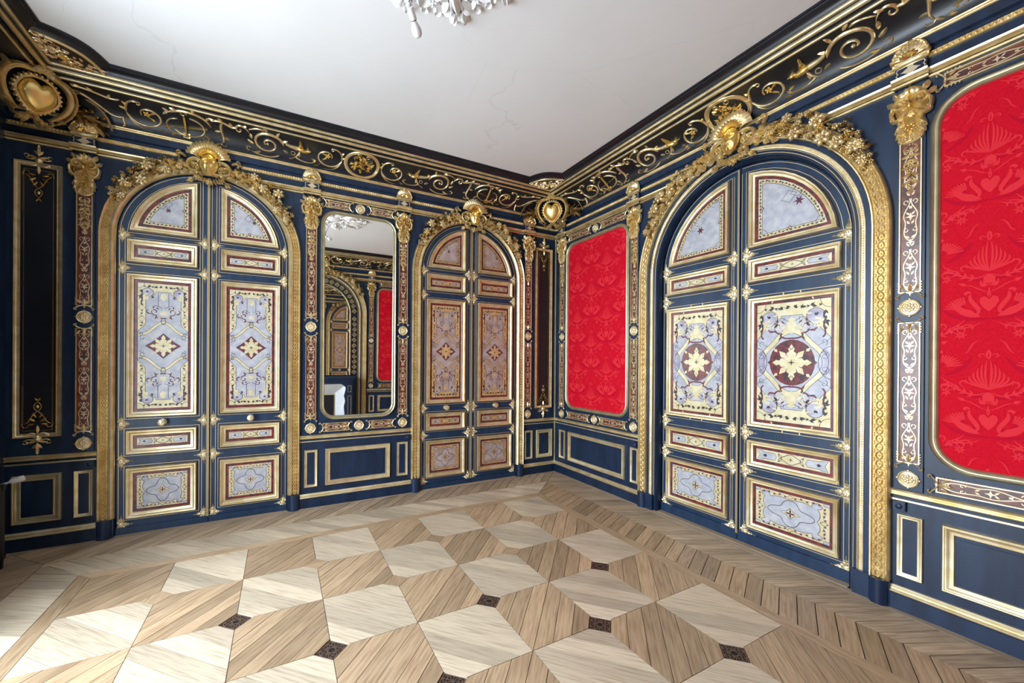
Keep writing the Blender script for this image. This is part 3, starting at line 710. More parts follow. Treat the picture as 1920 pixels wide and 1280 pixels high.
def inlay_tall(g, a, b, big):
    """tall door panel; half sizes of the inner field"""
    g.m('brass'); g.poly(rect(-a, a, -b, b), H1)
    k = a * .24; e = a * .45
    # pewter ground with indented corners
    q = [(0, b - k * 1.7), (a * .3, b - k * 1.7), (a * .3, b - k * 2.1), (a * .45, b - k * 2.6), (a - k * 1.25, b - k * 3.3), (a - k * 1.25, a * 1.15), (a - k, a * 1.0), (a - k * .2, a * .78), (a, a * .72)]
    ground = q + [(x, -y) for x, y in q[::-1]]; ground = ground + [(-x, y) for x, y in ground[::-1]]
    g.m('pewter'); g.poly(ground, H2)
    g.m('ink'); g.line(ground, .0016, H3, True)
    g.m('brass'); 
    # strapwork round the middle medallion
    R0 = a * .80
    if big: rings = [[(R0 * (1 + .09 * cos(4 * t)) * cos(t) * s_, R0 * (1 + .09 * cos(4 * t)) * sin(t) * 1.12 * s_) for t in [2 * pi * k_ / 48 for k_ in range(48)]] for s_ in (1, 1.09, .91)]
    if big: g.m('brass'); g.line(rings[0], a * .07, H3, True); g.m('ink'); g.line(rings[1], .0015, H4, True); g.line(rings[2], .0015, H4, True)
    else:
        for T in (lambda p: p, flipx, flipy, lambda p: flipx(flipy(p))):
            band = lambda o: bez((-a * .10, a * 1.22 + o), (a * .42 + o * .6, a * 1.12 + o), (a * .40 + o, a * .62 + o * .6), (a * .98, a * .52 + o), 14)
            g.m('brass'); g.line(T(band(0)), a * .062, H3); g.m('ink'); g.line(T(band(a * .06)), .0013, H4); g.line(T(band(-a * .06)), .0013, H4)
            g.line(T(spiral(a * .80, a * .42, a * .13, a * .03, pi * .5, -pi * 1.3, 12)), .0018, H4)
    if big:
        for sg in (-1, 1):
            g.m('pewter_lilac'); g.poly([(sg * (a - max(0, x)), y) for x, y in arc(0, 0, a * .30, -pi / 2, pi / 2, 14, a * .46)], H3)
            g.m('ink'); g.line([(sg * (a - max(0, x)), y) for x, y in arc(0, 0, a * .30, -pi / 2, pi / 2, 14, a * .46)], .0018, H4)
            for yy in (-1, 1): g.line([(sg * (a - x), y * yy) for x, y in spiral(a * .14, a * .2, a * .13, a * .03, 0, 3 * pi, 16)], .0013, H4)
    g.m('tortoise' if big else 'burgundy'); g.poly(star(2, a * .72, a * .50, 1, 1.05, 0) if not big else arc(0, 0, a * .62, 0, 2 * pi, 24, a * .70)[:-1], H3)
    g.poly([(x * a, y * a) for x, y in star(4, .68, .46, 1, .95, 0)], H3 + .0001)
    for T in (lambda p: p, flipx, flipy, lambda p: flipx(flipy(p))):
        g.m('brass'); g.poly(T([(0, 0), (a * .09, a * .10), (a * .14, a * .28), (a * .06, a * .34), (a * .09, a * .42), (0, a * .56)]), H4)
        g.poly(T([(0, 0), (a * .10, a * .09), (a * .28, a * .14), (a * .34, a * .06), (a * .42, a * .09), (a * .54, 0)]), H4)
        g.poly(T([(a * .05, a * .05), (a * .18, a * .3), (a * .34, a * .36), (a * .30, a * .18)]), H4)
        g.poly(T(lozenge(a * .40, a * .34, pi * .25, a * .14, a * .05)), H4)
    g.m('ink'); g.poly(star(4, a * .11, a * .025), H4 + .0004)
    # vase motif above and below
    for T in (lambda p: p, flipx, flipy, lambda p: flipx(flipy(p))):
        yv = min(b * .52, a * 1.62)
        g.m('brass')
        for da, f in ((0, 1.0), (.55, .8), (1.1, .6)): g.poly(T(lozenge(0, yv - a * .06, pi / 2 - da, a * .34 * f, a * .05)), H3)
        g.m('burgundy'); g.line(T(spiral(a * .34, yv + a * .10, a * .17, a * .04, -pi * .55, pi * 1.3, 16)), a * .022, H4)
        g.line(T(bez((0, yv - a * .22), (a * .26, yv - a * .24), (a * .36, yv - a * .14), (a * .26, yv - a * .06))), a * .024, H4)
        g.line(T(bez((a * .42, yv + a * .02), (a * .62, yv - a * .06), (a * .74, yv + a * .10), (a * .60, yv + a * .2))), a * .016, H4)
        for x_, y_, an_ in ((.28, -.16, -1.0), (.50, .02, -.3), (.58, .0, .7), (.20, .22, .9), (.40, .26, 1.6)): g.poly(T(lozenge(a * x_, yv + a * y_, an_, a * .15, a * .032)), H4)
        g.m('ink')
        g.line(T(bez((0, yv - a * .2), (a * .18, yv - a * .38), (a * .05, yv - a * .5), (0, yv - a * .56))), .0018, H4)
        g.line(T([(a * .21, yv + a * .34), (a * .21, b - k * 1.9)]), .0016, H4); g.line(T(bez((a * .06, yv + a * .3), (a * .2, yv + a * .34), (a * .3, yv + a * .5), (a * .38, yv + a * .36))), .0016, H4)
        g.m('brass'); g.poly(T([(0, b - k * 3.6), (a * .13, b - k * 3.0), (a * .10, b - k * 2.2), (0, b - k * 1.9)]), H3)
        # corner scroll clouds
        g.m('pewter_lilac'); g.poly(T(arc(a * .62, b - k * 1.9, a * .22, 0, 2 * pi, 14, a * .20)[:-1]), H3)
        g.m('ink'); g.line(T(arc(a * .62, b - k * 1.9, a * .23, -.6, 4.2, 14, a * .21)), .0018, H4)
        g.m('brass'); g.line(T(spiral(a * .66, b - k * 2.9, a * .16, a * .04, pi * .6, -pi * 1.1, 12)), a * .035, H4)
        g.m('burgundy'); g.line(T(bez((a * .9, b - k * 2.2), (a * .72, b - k * 3.2), (a * .98, b - k * 4.1), (a * .80, b - k * 4.6))), a * .022, H4)
        g.m('ink')
        vine(g, T, [(a - k * .62, a * .98), (a - k * .62, b - k * 1.6)], a * .045, a * .30, a * .10)
        vine(g, T, [(a - k * 1.0, b - k * .75), (a * .10, b - k * .75)], a * .04, a * .30, a * .09)
        for yy in (a * 1.35, a * 1.9):
            if yy < b - k * 4: g.m('brass'); g.poly(T([(a - k * 1.2, yy), (a - k * .62, yy + a * .13), (a, yy), (a - k * .62, yy - a * .13)]), H4); g.m('burgundy' if not big else 'ink'); g.line(T([(a - k * 1.2, yy), (a - k * .62, yy + a * .13), (a, yy), (a - k * .62, yy - a * .13)]), .0013, H4, True)
        rn = random.Random(int(a * 1000))
        for q_ in range(9 if big else 4):
            x, y = rn.uniform(.12, .62) * a, rn.uniform(a * 1.0, b - k * 3); r_ = rn.uniform(.07, .13) * a; g.m('brass' if q_ % 2 else 'pewter_lilac'); an = rn.uniform(0, 6); g.line(T(spiral(x, y, r_, r_ * .2, an, an + 4, 9)), a * .012, H3); g.poly(T(lozenge(x, y, an, r_ * 1.2, r_ * .2)), H3)
        g.m('ink'); g.line(T([(a, a * .72), (a - k * .4, a * .62), (a - k * 1.3, a * .5)]), .0013, H4); g.line(T(spiral(a * .84, a * .60, a * .10, a * .03, -1.2, 3.4, 10)), .0016, H4); g.line(T(spiral(a * .86, a * .28, a * .09, a * .02, pi, -2.4, 10)), .0014, H4)
        g.line(T(arc(a, b, a * .26, pi, 1.5 * pi, 8)), .0014, H4); g.m('ink')
        for x, y, an, l in ((a * .25, b - k * .8, .2, .16), (a * .5, b - k * .6, -.3, .18), (a * .86, b - k * 1.4, -1.8, .2), (a * .88, b - k * 2.6, -1.2, .2), (a * .08, b - k * .7, .9, .1), (a * .62, b - k * 1.9, .8, .12), (a * .38, b - k * 2.8, -.5, .14)):
            g.poly(T(lozenge(x, y, an, a * l, a * .038)), H4); g.poly(T(lozenge(x, y, an + .8, a * l * .7, a * .03)), H4)
        if big:
            for x, y, an in ((a * .42, a * 1.05, .6), (a * .5, a * 1.5, 1.9), (a * .35, a * 2.1, 2.6), (a * .6, a * 1.9, .5)): g.m('brass'); g.line(T(spiral(x, y, a * .13, a * .03, an, an + 3.4, 9)), a * .018, H3)
            g.m('ink')
def inlay_low(g, a, b):
    """square bottom panel"""
    g.m('brass'); g.poly(rect(-a, a, -b, b), H1)
    q = bez((0, b * .70), (a * .22, b * .84), (a * .42, b * .78), (a * .56, b * .68), 6) + arc(a * .70, b * .78, a * .13, pi * 1.05, -pi * .45, 9, b * .15) + bez((a * .72, b * .60), (a * .80, b * .42), (a * .80, b * .2), (a * .70, 0), 6)
    ground = q + [(x, -y) for x, y in q[::-1]][1:]; ground = ground + [(-x, y) for x, y in ground[::-1]][1:-1]
    g.m('pewter'); g.poly(ground, H2); g.m('ink'); g.line(ground, .0018, H3, True)
    c = [(a * .64 * cos(t) * (.80 + .20 * cos(4 * t)), b * .70 * sin(t) * (.80 + .20 * cos(4 * t))) for t in [2 * pi * k / 56 for k in range(56)]]
    g.line(c, .0022, H3, True)
    d = [(0, b * .30), (a * .09, b * .10), (a * .28, 0), (a * .09, -b * .10), (0, -b * .30), (-a * .09, -b * .10), (-a * .28, 0), (-a * .09, b * .10)]
    g.m('brass'); g.poly(d, H3); g.m('ink'); g.line(d, .002, H4, True)
    for k in range(4): g.m('burgundy'); g.poly(lozenge(0, 0, k * pi / 2, a * .16, a * .03), H4)
    sym4(lambda T: inlay_border(g, T, a, b))
def inlay_border(g, T, a, b):
    vine(g, T, [(a * .12, b * .88), (a * .82, b * .88)], b * .035, a * .30, a * .085, 'burgundy'); vine(g, T, [(a * .88, b * .14), (a * .88, b * .82)], a * .03, b * .34, a * .08, 'burgundy')
    g.m('ink'); g.line(T([(0, b * .98), (a * .09, b * .87), (0, b * .77)]), .0018, H4); g.line(T([(a * .98, 0), (a * .87, b * .11), (a * .77, 0)]), .0018, H4)
    g.m('pewter'); g.poly(T(rect(a * .86, a, b * .86, b)), H2); g.m('ink'); g.line(T([(a * .86, b), (a * .86, b * .86), (a, b * .86)]), .0016, H3)
def inlay_wide(g, a, b):
    """low wide panel"""
    g.m('brass'); g.poly(rect(-a, a, -b, b), H1)
    for sg in (-1, 1):
        g.m('pewter'); q = [(sg * x, y) for x, y in [(a * .44, b * .62), (a * .74, b * .62), (a * .80, b * .8), (a * .96, b * .85), (a * .88, 0), (a * .96, -b * .85), (a * .80, -b * .8), (a * .74, -b * .62), (a * .44, -b * .62), (a * .40, 0)]]
        g.poly(q, H2); g.m('ink'); g.line(q, .0016, H3, True)
        g.poly([(sg * x, y) for x, y in lozenge(a * .68, 0, 0, a * .12, b * .3)], H3); g.m('ink')
        for y in (-1, 1): g.line([(sg * x, y * z) for x, z in spiral(a * .30, b * .25, b * .34, b * .1, 0, 2.6 * pi, 12)], .0015, H3); g.poly([(sg * x, y * z) for x, z in lozenge(a * .3, b * .5, .6, a * .09, b * .1)], H3)
    q = [(a * .24 * cos(t) * (1 + .10 * cos(4 * t)), b * .80 * sin(t) * (1 + .10 * cos(4 * t))) for t in [2 * pi * k / 32 for k in range(32)]]
    g.m('brass'); g.poly(q, H3); g.m('ink'); g.line(q, .0022, H4, True)
    for k in range(4): g.poly(lozenge(0, 0, k * pi / 2, b * .34, b * .07), H4)
def inlay_lunette(g, pts, inn):
    """quarter-round top panel: polygon with square corner near (cx, cz)"""
    g.m('brass'); g.poly(pts, H1)
    mx = sum(p[0] for p in pts) / len(pts); mz = sum(p[1] for p in pts) / len(pts)
    g.m('pewter'); g.poly(inn, H2); g.m('ink'); g.line(inn, .0018, H3, True)
    w = max(p[0] for p in pts) - min(p[0] for p in pts)
    for k in (0, 1):
        ox, oz = mx + (k - .5) * w * .13, mz + w * .05 + (k - .5) * w * .06
        q = [(ox - w * .11, oz - w * .03), (ox - w * .01, oz + w * .10), (ox + w * .11, oz + w * .03), (ox + w * .01, oz - w * .10)]; g.m('ink'); g.line(q, .002, H4, True)
    g.m('burgundy')
    for k in range(6): g.poly(lozenge(mx + w * .08, mz - w * .09, k * 1.05, w * .085, w * .016), H4)
    mid = [((p[0] + q[0]) / 2, (p[1] + q[1]) / 2) for p, q in zip(pts, inn)]
    vine(g, lambda p: p, mid + mid[:1], .004, .055, .018)
    for p in (pts[0], pts[1], pts[-1]):
        g.m('pewter_lilac'); ang = atan2(mz - p[1], mx - p[0]); r_ = w * .16
        g.m('ink'); g.line(arc(p[0], p[1], r_, ang - .62, ang + .62, 8), .0014, H4); g.line(arc(p[0], p[1], r_ * .55, ang - .6, ang + .6, 6), .0012, H4)
    for (p, q) in ((inn[0], inn[1]), (inn[-1], inn[0])):
        x, y = (p[0] + q[0]) / 2, (p[1] + q[1]) / 2; g.m('tortoise'); g.poly([(x + .016 * cos(k * pi / 2), y + .016 * sin(k * pi / 2)) for k in range(4)], H4); g.m('brass'); g.poly([(x + .008 * cos(k * pi / 2), y + .008 * sin(k * pi / 2)) for k in range(4)], H4)
def inset(poly, o):
    """offset a CCW polygon inward by o (mitred)"""
    n = len(poly); out = []
    for i in range(n):
        a, p, c = poly[i - 1], poly[i], poly[(i + 1) % n]; ns = []
        for q0, q1 in ((a, p), (p, c)):
            l = hypot(q1[0] - q0[0], q1[1] - q0[1]) or 1; ns.append((-(q1[1] - q0[1]) / l, (q1[0] - q0[0]) / l))
        dt = max(.2, 1 + ns[0][0] * ns[1][0] + ns[0][1] * ns[1][1]); out.append((p[0] + (ns[0][0] + ns[1][0]) / dt * o, p[1] + (ns[0][1] + ns[1][1]) / dt * o))
    return out

# ================================================================== DOORS
def mount_mesh(k=1.0):
    g = Rel().m('gilt_pale')
    g.dome(0, 0, .024 * k, .024 * k, .008, pi / 8, 8); g.flower(0, 0, .022 * k, 6, .012)
    for i in range(4):
        a = i * pi / 2; c, s_ = cos(a), sin(a)
        if i == 2: continue
        for x, w, l in ((.020, .013, .022), (.036, .008, .022), (.052, .0045, .03)): g.leaf(c * x * k, s_ * x * k, a, l * k, w * k, .006)
        for da in (.8, -.8): g.leaf(c * .026 * k, s_ * .026 * k, a + da, .022 * k, .007 * k, .005); g.leaf(c * .044 * k, s_ * .044 * k, a + da * 1.3, .014 * k, .004 * k, .004)
    for a in (pi / 4, 3 * pi / 4, -pi / 4, -3 * pi / 4): g.leaf(cos(a) * .018 * k, sin(a) * .018 * k, a, .02 * k, .009 * k, .006)
    return g.mesh('corner_mount')
MOUNT = mount_mesh(); MOUNT_B = mount_mesh(1.25)
def knob_mesh():
    b = MB().m('gilt_pale'); b.lathe([(.0, 0), (.026, .0), (.027, .004), (.012, .008), (.009, .03), (.016, .036), (.027, .046), (.030, .056), (.026, .066), (.012, .072), (.0, .073)], axis='y', n=16)
    g = Rel(lambda x, y, h: (x, .06 + h, y)).m('gilt_pale')
    for i in range(8): g.dome(cos(i * pi / 4) * .019, sin(i * pi / 4) * .019, .009, .006, .012, i * pi / 4, 6)
    b.m('gilt_pale'); nb = len(b.v); b.v += g.v; b.f += [tuple(i + nb for i in f) for f in g.f]; b.mi += [0] * len(g.f)
    return b.mesh('door_knob')
KNOB = knob_mesh()
def lunette(s0, s1, R, zs, z0, n=10):
    """CCW polygon: bottom edge z0, inner vertical edge s0, arc radius R about (0, zs); limited to s<=s1"""
    a0 = math.asin(max(-1, min(1, (z0 - zs) / R))) if z0 > zs else 0
    xe = sqrt(max(0, R * R - max(0, z0 - zs) ** 2)); a1 = math.acos(s0 / R)
    pts = [(s0, z0)]
    if z0 < zs: pts.append((R, z0))
    pts += arc(0, zs, R, a0, a1, n)
    return pts
def door(n, wall, u, label, hw, zs, dep, fr, panels, z_l, big, knobz=.95, amber=False):
    """panels: list of (z0, z1) of the moulded frames from bottom to top; z_l = foot of the lunette; fr = (inner edge, outer edge, frame width)"""
    t = wthing(wall, u, 'door_%d' % n, label, 'door', kind='structure')
    f0, f1, fw = fr; sc = 1.25 if big else 1.0
    for sg in (-1, 1):
        mir = (lambda p: p) if sg > 0 else (lambda p: flipx(p)[::-1])
        leafp = mir([(.003, .045), (hw - .004, .045)] + arc(0, zs, hw - .004, 0, math.acos(.003 / hw), 16))
        b = MB().m('door_blue'); b.prism(leafp, dep - .038, dep); lf = b.obj('door_leaf', t, smooth=0)
        b = MB().m('door_blue'); x0, x1 = sorted((sg * .003, sg * (hw - .004))); kz = .088 if big else .062; b.box(x0, x1, dep - .02, dep + .016, .006, kz); b.obj('kick_board', lf, smooth=0)
        shapes = [('r', (lambda o, z0=z0, z1=z1: mir(rect(f0 + o, f1 - o, z0 + o, z1 - o))), (z0, z1)) for z0, z1 in panels]
        shapes.append(('l', (lambda o: mir(lunette(f0 + o, f1 - o, f1 - .012 - o, zs, z_l + o))), None))
        for kind, pl, zz in shapes:
            b = MB().m('gilt_pale'); b.loft([(pl(o), dep + d) for o, d in P_frame(fw, .034)])
            b.m('brass_line'); b.loft([(pl(-.018 * sc + o), dep + d) for o, d in ((0, 0), (0, .003), (.0036, .003), (.0036, 0))])
            b.m('ink'); b.loft([(pl(-.0065 + o), dep + d) for o, d in ((0, .0), (0, .0012), (.0065, .0012), (.0065, 0))])
            b.obj('panel_moulding', lf, smooth=30)
            ins = pl(fw - .002); tb = .021 if big else .023
            g = Rel(lambda x, y, h: (x, dep + .003 + h, y)).m('tortoise'); g.poly(ins, 0)
            if kind == 'r':
                x0, x1 = min(p[0] for p in ins) + tb, max(p[0] for p in ins) - tb; z0, z1 = zz[0] + fw + tb, zz[1] - fw - tb
                at(g, (x0 + x1) / 2, (z0 + z1) / 2); a, bb = (x1 - x0) / 2, (z1 - z0) / 2
                if bb > a * 1.4: inlay_tall(g, a, bb, big)
                elif bb < a * .5: inlay_wide(g, a, bb)
                else: inlay_low(g, a, bb)
            else: inlay_lunette(g, pl(fw + tb), pl(fw + tb + .030))
            if amber: g.mats = [{'brass': 'brass_amber', 'pewter': 'pewter_amber', 'pewter_lilac': 'pewter_amber'}.get(m_, m_) for m_ in g.mats]
            g.obj('marquetry_panel', lf, smooth=0)
        # gilt lines on the outer stile edge and the astragal
        b = MB().m('brass_line'); so = mir([(hw - .020, .06)] + arc(0, zs, hw - .020, 0, math.acos(.02 / hw), 16)); b.sweep(so, [(0, dep), (0, dep + .003), (-.004, dep + .003), (-.004, dep)], False)
        ztop = zs + hw - .03
        for x in (.016, .052 if not big else .05): b.box(sg * x - .002, sg * x + .002, dep, dep + .003, .06, ztop - .03)
        b.obj('stile_lines', lf, smooth=0)
        rails = [.085] + [(panels[i][1] + panels[i + 1][0]) / 2 for i in range(len(panels) - 1)] + [(panels[-1][1] + z_l) / 2]
        xi, xo = (.034 if not big else .052), (f1 + hw) / 2
        for z in rails:
            inst('corner_mount', MOUNT_B if big else MOUNT, lf, (sg * xi, -dep, z), scale=(1 if sg > 0 else -1, 1, 1))
            inst('corner_mount', MOUNT_B if big else MOUNT, lf, (sg * xo, -dep, z), scale=(-1 if sg > 0 else 1, 1, 1))
        if not big or False: inst('door_knob', KNOB, lf, (sg * (f0 + f1) / 2, -dep, knobz))
    b = MB().m('navy'); zt = zs + hw - .02
    b.box(-.014, .006, dep, dep + .016, .05, zt); b.m('brass_line'); b.box(-.011, -.006, dep + .016, dep + .019, .06, zt); b.box(-.002, .003, dep + .016, dep + .019, .06, zt); b.obj('astragal', t, smooth=0)
    b = MB().m('oak_brown'); b.box(-hw, hw, -.12, 0, -.011, .003); b.obj('threshold', t, smooth=0)
    if big: b = MB().m('navy'); b.sweep(archpath(hw + .012, zs, 0), [(0, 0), (.010, -.02), (.010, dep)], False); b.obj('jamb', t)
    return t
PL = [(.137, .568), (.686, .890), (1.003, 2.236), (2.335, 2.532)]
door(1, 'far', CXM - 1.328, 'arched double door with marquetry panels at the left, beside the dark corner', .645, 2.545, -.012, (.088, .575, .048), PL, 2.605, False)
door(2, 'far', CXM + 1.328, 'arched double door with amber marquetry panels between the mirror and the corner', .645, 2.545, -.012, (.088, .575, .048), PL, 2.605, False, amber=True)
PR = [(.150, .560), (.660, .870), (.985, 2.035), (2.170, 2.355)]
door(3, 'right', CYM, 'largest arched double door, between the two red fabric panels', .780, 2.385, -.075, (.088, .710, .041), PR, 2.455, True)

# ================================================================== ARCHED GILT SURROUNDS
def mask_mesh(k=1):
    """woman's face in relief"""
    g = Rel().m('gold_bright'); nu, nv = 34, 40; w, hh = .070 * k, .104 * k; vs = []
    def gz(x, y, x0, y0, sx, sy): return math.exp(-((x - x0) / sx) ** 2 - ((y - y0) / sy) ** 2)
    for j in range(nv + 1):
        for i in range(nu + 1):
            u = -1 + 2 * i / nu; v = -1 + 2 * j / nv
            # square to disc
            x = u * sqrt(1 - v * v / 2); y = v * sqrt(1 - u * u / 2)
            wd = 1 - .24 * max(0, -y) ** 1.5           # narrower chin
            r2 = x * x + y * y; z = .060 * sqrt(max(0, 1.0 - r2 * .97))
            z += .044 * gz(x, y, 0, -.17, .125, .12) + .030 * gz(x, y, 0, .06, .085, .20)         # nose
            z -= .027 * (gz(x, y, .36, .13, .19, .11) + gz(x, y, -.36, .13, .19, .11))           # eye sockets
            z += .017 * (gz(x, y, .36, .10, .12, .055) + gz(x, y, -.36, .10, .11, .055))         # eyes
            z += .014 * (gz(x, y, .34, .30, .24, .06) + gz(x, y, -.34, .30, .24, .06))           # brows
            z += .020 * gz(x, y, 0, -.43, .20, .045) + .020 * gz(x, y, 0, -.55, .17, .05) - .012 * gz(x, y, 0, -.475, .22, .022)
            z += .018 * gz(x, y, 0, -.78, .18, .12) + .006 * (gz(x, y, .45, -.25, .2, .2) + gz(x, y, -.45, -.25, .2, .2))
            vs.append((x * w * wd, y * hh, z * k + .01))
    n = nu + 1
    g.put(vs, [(j * n + i, j * n + i + 1, (j + 1) * n + i + 1, (j + 1) * n + i) for j in range(nv) for i in range(nu)])
    return g
def garland(R, zs, a0, a1, seed, th=1.0):
    """flowers and leaves piled along the arch; fuller in the middle of each half"""
    g = Rel(lambda x, y, h: (x, .035 + h, y)).m('gold'); rn = random.Random(seed); L = abs(a1 - a0) * R
    n = int(L / .0045)
    for i in range(n):
        t = (i + rn.random()) / n; a = a0 + (a1 - a0) * t; full = (.30 + .70 * sin(pi * min(1, t * 1.05)) ** .7) * th
        r = R + rn.uniform(-.045, .040 + .055 * full) * (.6 + .4 * full); x, y = r * cos(a), zs + r * sin(a)
        hb = .034 * full * rn.random(); q = rn.random(); m = rn.choice(('gold', 'gold', 'gilt_pale', 'gold_bright', 'gold_dark'))
        g.m(m)
        if q < .5: g.flower(x, y, rn.uniform(.010, .024) * (.6 + .4 * full), rn.choice((5, 6)), .018, rn.random() * 6, hb + .006)
        elif q < .85: g.leaf(x, y, rn.uniform(0, 2 * pi), rn.uniform(.024, .046), rn.uniform(.006, .012), .018 + hb, rn.uniform(-1, 1))
        else: g.dome(x, y, .008, .008, .018, 0, 6, hb)
        if i % 24 == 12:
            g.m('gold'); g.flower(x, y, .040 * full + .01, 6, .024, rn.random() * 6, .030 * full); g.m('gilt_pale'); g.flower(x, y, .022 * full + .006, 5, .02, rn.random() * 6, .045 * full)
    return g
def guilloche(R, zs, z0, w, pitch, d):
    g = Rel(lambda x, y, h: (x, d + h, y)).m('gold'); L = (zs - z0); n1 = int(L / pitch); n2 = int(pi * R / pitch / 2) * 2
    def one(x, y, a):
        g.stroke([(x + px * cos(a) - py * sin(a), y + px * sin(a) + py * cos(a)) for px, py in arc(0, 0, w * .52, 0, 2 * pi, 9, pitch * .46)[:-1]], w * .16, .009, closed=True)
        g.dome(x, y, w * .2, w * .2, .010, 0, 5)
        for sd in (-1, 1):
            px, py = sd * w * .80, pitch * .5; g.dome(x + px * cos(a) - py * sin(a), y + px * sin(a) + py * cos(a), w * .16, pitch * .3, .007, a, 5)
    for sd in (-1, 1):
        for i in range(n1): one(sd * R, z0 + (i + .5) * L / n1, 0)
    for i in range(n2): a = pi * (i + .5) / n2; one(R * cos(a), zs + R * sin(a), a)
    return g
def beadarch(R, zs, z0, pitch, r, d):
    g = Rel(lambda x, y, h: (x, d + h, y)).m('gilt_pale'); n1 = int((zs - z0) / pitch); n2 = int(pi * R / pitch)
    for sd in (-1, 1):
        for i in range(n1): g.dome(sd * R, z0 + (i + .5) * pitch, r, pitch * .45, r, 0, 5)
    for i in range(n2): a = pi * (i + .5) / n2; g.dome(R * cos(a), zs + R * sin(a), r, pitch * .45, r, a, 5)
    return g
def surround(wall, u, label, R, zs, big, seed, grp=None, detail=True):
    t = wthing(wall, u, 'arched_door_surround' if wall != 'near' else 'arched_overmantel_surround', label, 'door surround', grp)
    zb = .155; ap = lambda r, z0=zb: archpath(r, zs, z0)
    b = MB().m('gold')
    if big: pr = [(0, 0), (0, .03), (.010, .042), (.018, .034), (.024, .022), (.085, .022), (.090, .034), (.097, .034), (.100, .016), (.104, 0)]
    else: pr = [(0, 0), (0, .026), (.008, .036), (.016, .028), (.020, .018), (.066, .018), (.072, .030), (.088, .034), (.100, .022), (.108, .008), (.110, 0)]
    b.sweep(ap(R), pr, False)
    b.m('gold_dark'); o0, o1, dd = (.024, .085, .0225) if big else (.020, .066, .0185)
    b.sweep(ap(R), [(o0, dd), (o1, dd)], False); b.obj('gilt_band', t, smooth=45)
    gw = .030 if big else .020
    if detail: guilloche(R - (.054 if big else .043), zs, zb, gw, .052 if big else .036, .0225 if big else .0185).obj('guilloche_ornament', t)
    if big:
        b = MB().m('navy'); b.sweep(ap(R - .104), [(0, .012), (.028, .012), (.028, .004)], False)
        b.m('gilt_pale'); b.sweep(ap(R - .132), [(0, .0), (0, .016), (.004, .018), (.006, .010), (.022, .010), (.024, .018), (.029, .016), (.030, 0)], False)
        b.m('navy'); b.sweep(ap(R - .162), [(0, .004), (.030, .004), (.032, 0)], False)
        b.m('brass_line'); b.sweep(ap(R - .166), [(0, .004), (0, .008), (.003, .008), (.003, .004)], False)
        b.m('brass_line'); b.sweep(ap(R - .186), [(0, .004), (0, .008), (.004, .007), (.004, .004)], False)
        b.obj('inner_mouldings', t, smooth=45)
        if detail: beadarch(R - .146, zs, zb, .016, .006, .010).obj('bead_ornament', t)
    wd = .185 if big else .108
    for sg in (-1, 1):
        b = MB().m('navy'); x0, x1 = sorted((sg * (R + .002), sg * (R - wd))); xm = sg * (R - .05)
        b.box(x0, x1, 0, .03, 0, zb); q = [(xm + .052 * cos(pi * k / 12), .014 + .050 * sin(pi * k / 12)) for k in range(13)]; n = 13
        b.add([(x, d, 0) for x, d in q] + [(x, d, zb) for x, d in q], [(k, k + 1, n + k + 1, n + k) for k in range(n - 1)] + [tuple(range(n, 2 * n))]); b.obj('plinth', t, smooth=40)
    # garland and mask
    for sg, a0, a1 in ((1, .42, 1.30), (-1, pi - .42, pi - 1.30)):
        garland(R - .035, zs, a0, a1, seed + sg, 1.0 if not big else 1.15).obj('flower_garland', t)
    k = 1.0 if not big else 1.12; zc = zs + R - .035
    m = mask_mesh(k); mo = m.obj('mask', t, loc=(0, -.05, zc), rot=(-.12, 0, 0)); mo['label'] = "gilded woman's face in high relief"
    g = Rel(lambda x, y, h: (x * k, .03 + h, zc + y * k)).m('gold')
    g.shell(0, .035, .07, .175, pi * .06, pi * .94, 15, .075); g.m('gold_bright'); g.shell(0, .05, .05, .095, .1, pi - .1, 11, .085); g.m('gold')
    for sg in (-1, 1):
        X = lambda p: [(sg * x, y) for x, y in p]; A = lambda a: a if sg > 0 else pi - a
        g.stroke(X(spiral(.105, -.02, .075, .018, pi * .75, -pi * 1.5, 26)), (.016, .007), .045); g.flower(sg * .105, -.02, .03, 6, .05)
        g.stroke(X(spiral(.085, -.10, .035, .010, pi, -pi, 14)), (.010, .005), .04)
        g.stroke(X(bez((.17, .05), (.22, .10), (.25, .04), (.21, .035))), (.012, .006), .03); g.stroke(X(spiral(.215, .075, .03, .010, -pi / 2, pi, 10)), (.008, .004), .03)
        for x, y, a, l in ((.16, -.03, -.1, .08), (.15, -.07, -.5, .07), (.20, -.04, .1, .08), (.24, -.07, -.3, .07), (.12, -.13, -.9, .06), (.29, -.06, -.1, .07), (.33, -.10, -.5, .06), (.27, -.11, -.7, .05), (.19, -.01, .5, .06), (.25, -.03, .4, .06), (.31, -.05, .3, .05), (.22, -.09, -.9, .05)):
            for da in (-.5, 0, .5): g.leaf(sg * x, y, A(a + da), l * (1 if da == 0 else .7), .012, .034, .5 * sg)
        for q in range(5): g.leaf(sg * (.012 + .018 * q), -.118 + .006 * q, A(-1.45 + .16 * q), .052, .010, .036, .3 * sg); g.dome(sg * (.02 + .02 * q), -.135, .009, .009, .03, 0, 6)
        for i in range(6): g.dome(sg * (.075 + .004 * i), .06 - .035 * i, .013, .013, .035, 0, 6)
    g.leaf(0, -.11, -pi / 2, .07, .02, .045); g.flower(0, -.15, .022, 5, .03)
    g.obj('shell_headdress', t)
    return t
surround('far', CXM - 1.328, 'gilded arch with flower garland and mask around the left door', .755, 2.545, False, 11)
surround('far', CXM + 1.328, 'gilded arch with flower garland and mask right of the mirror', .755, 2.545, False, 21)
surround('right', CYM, 'largest gilded arch with garland and mask around the right wall door', 1.0, 2.385, True, 31)

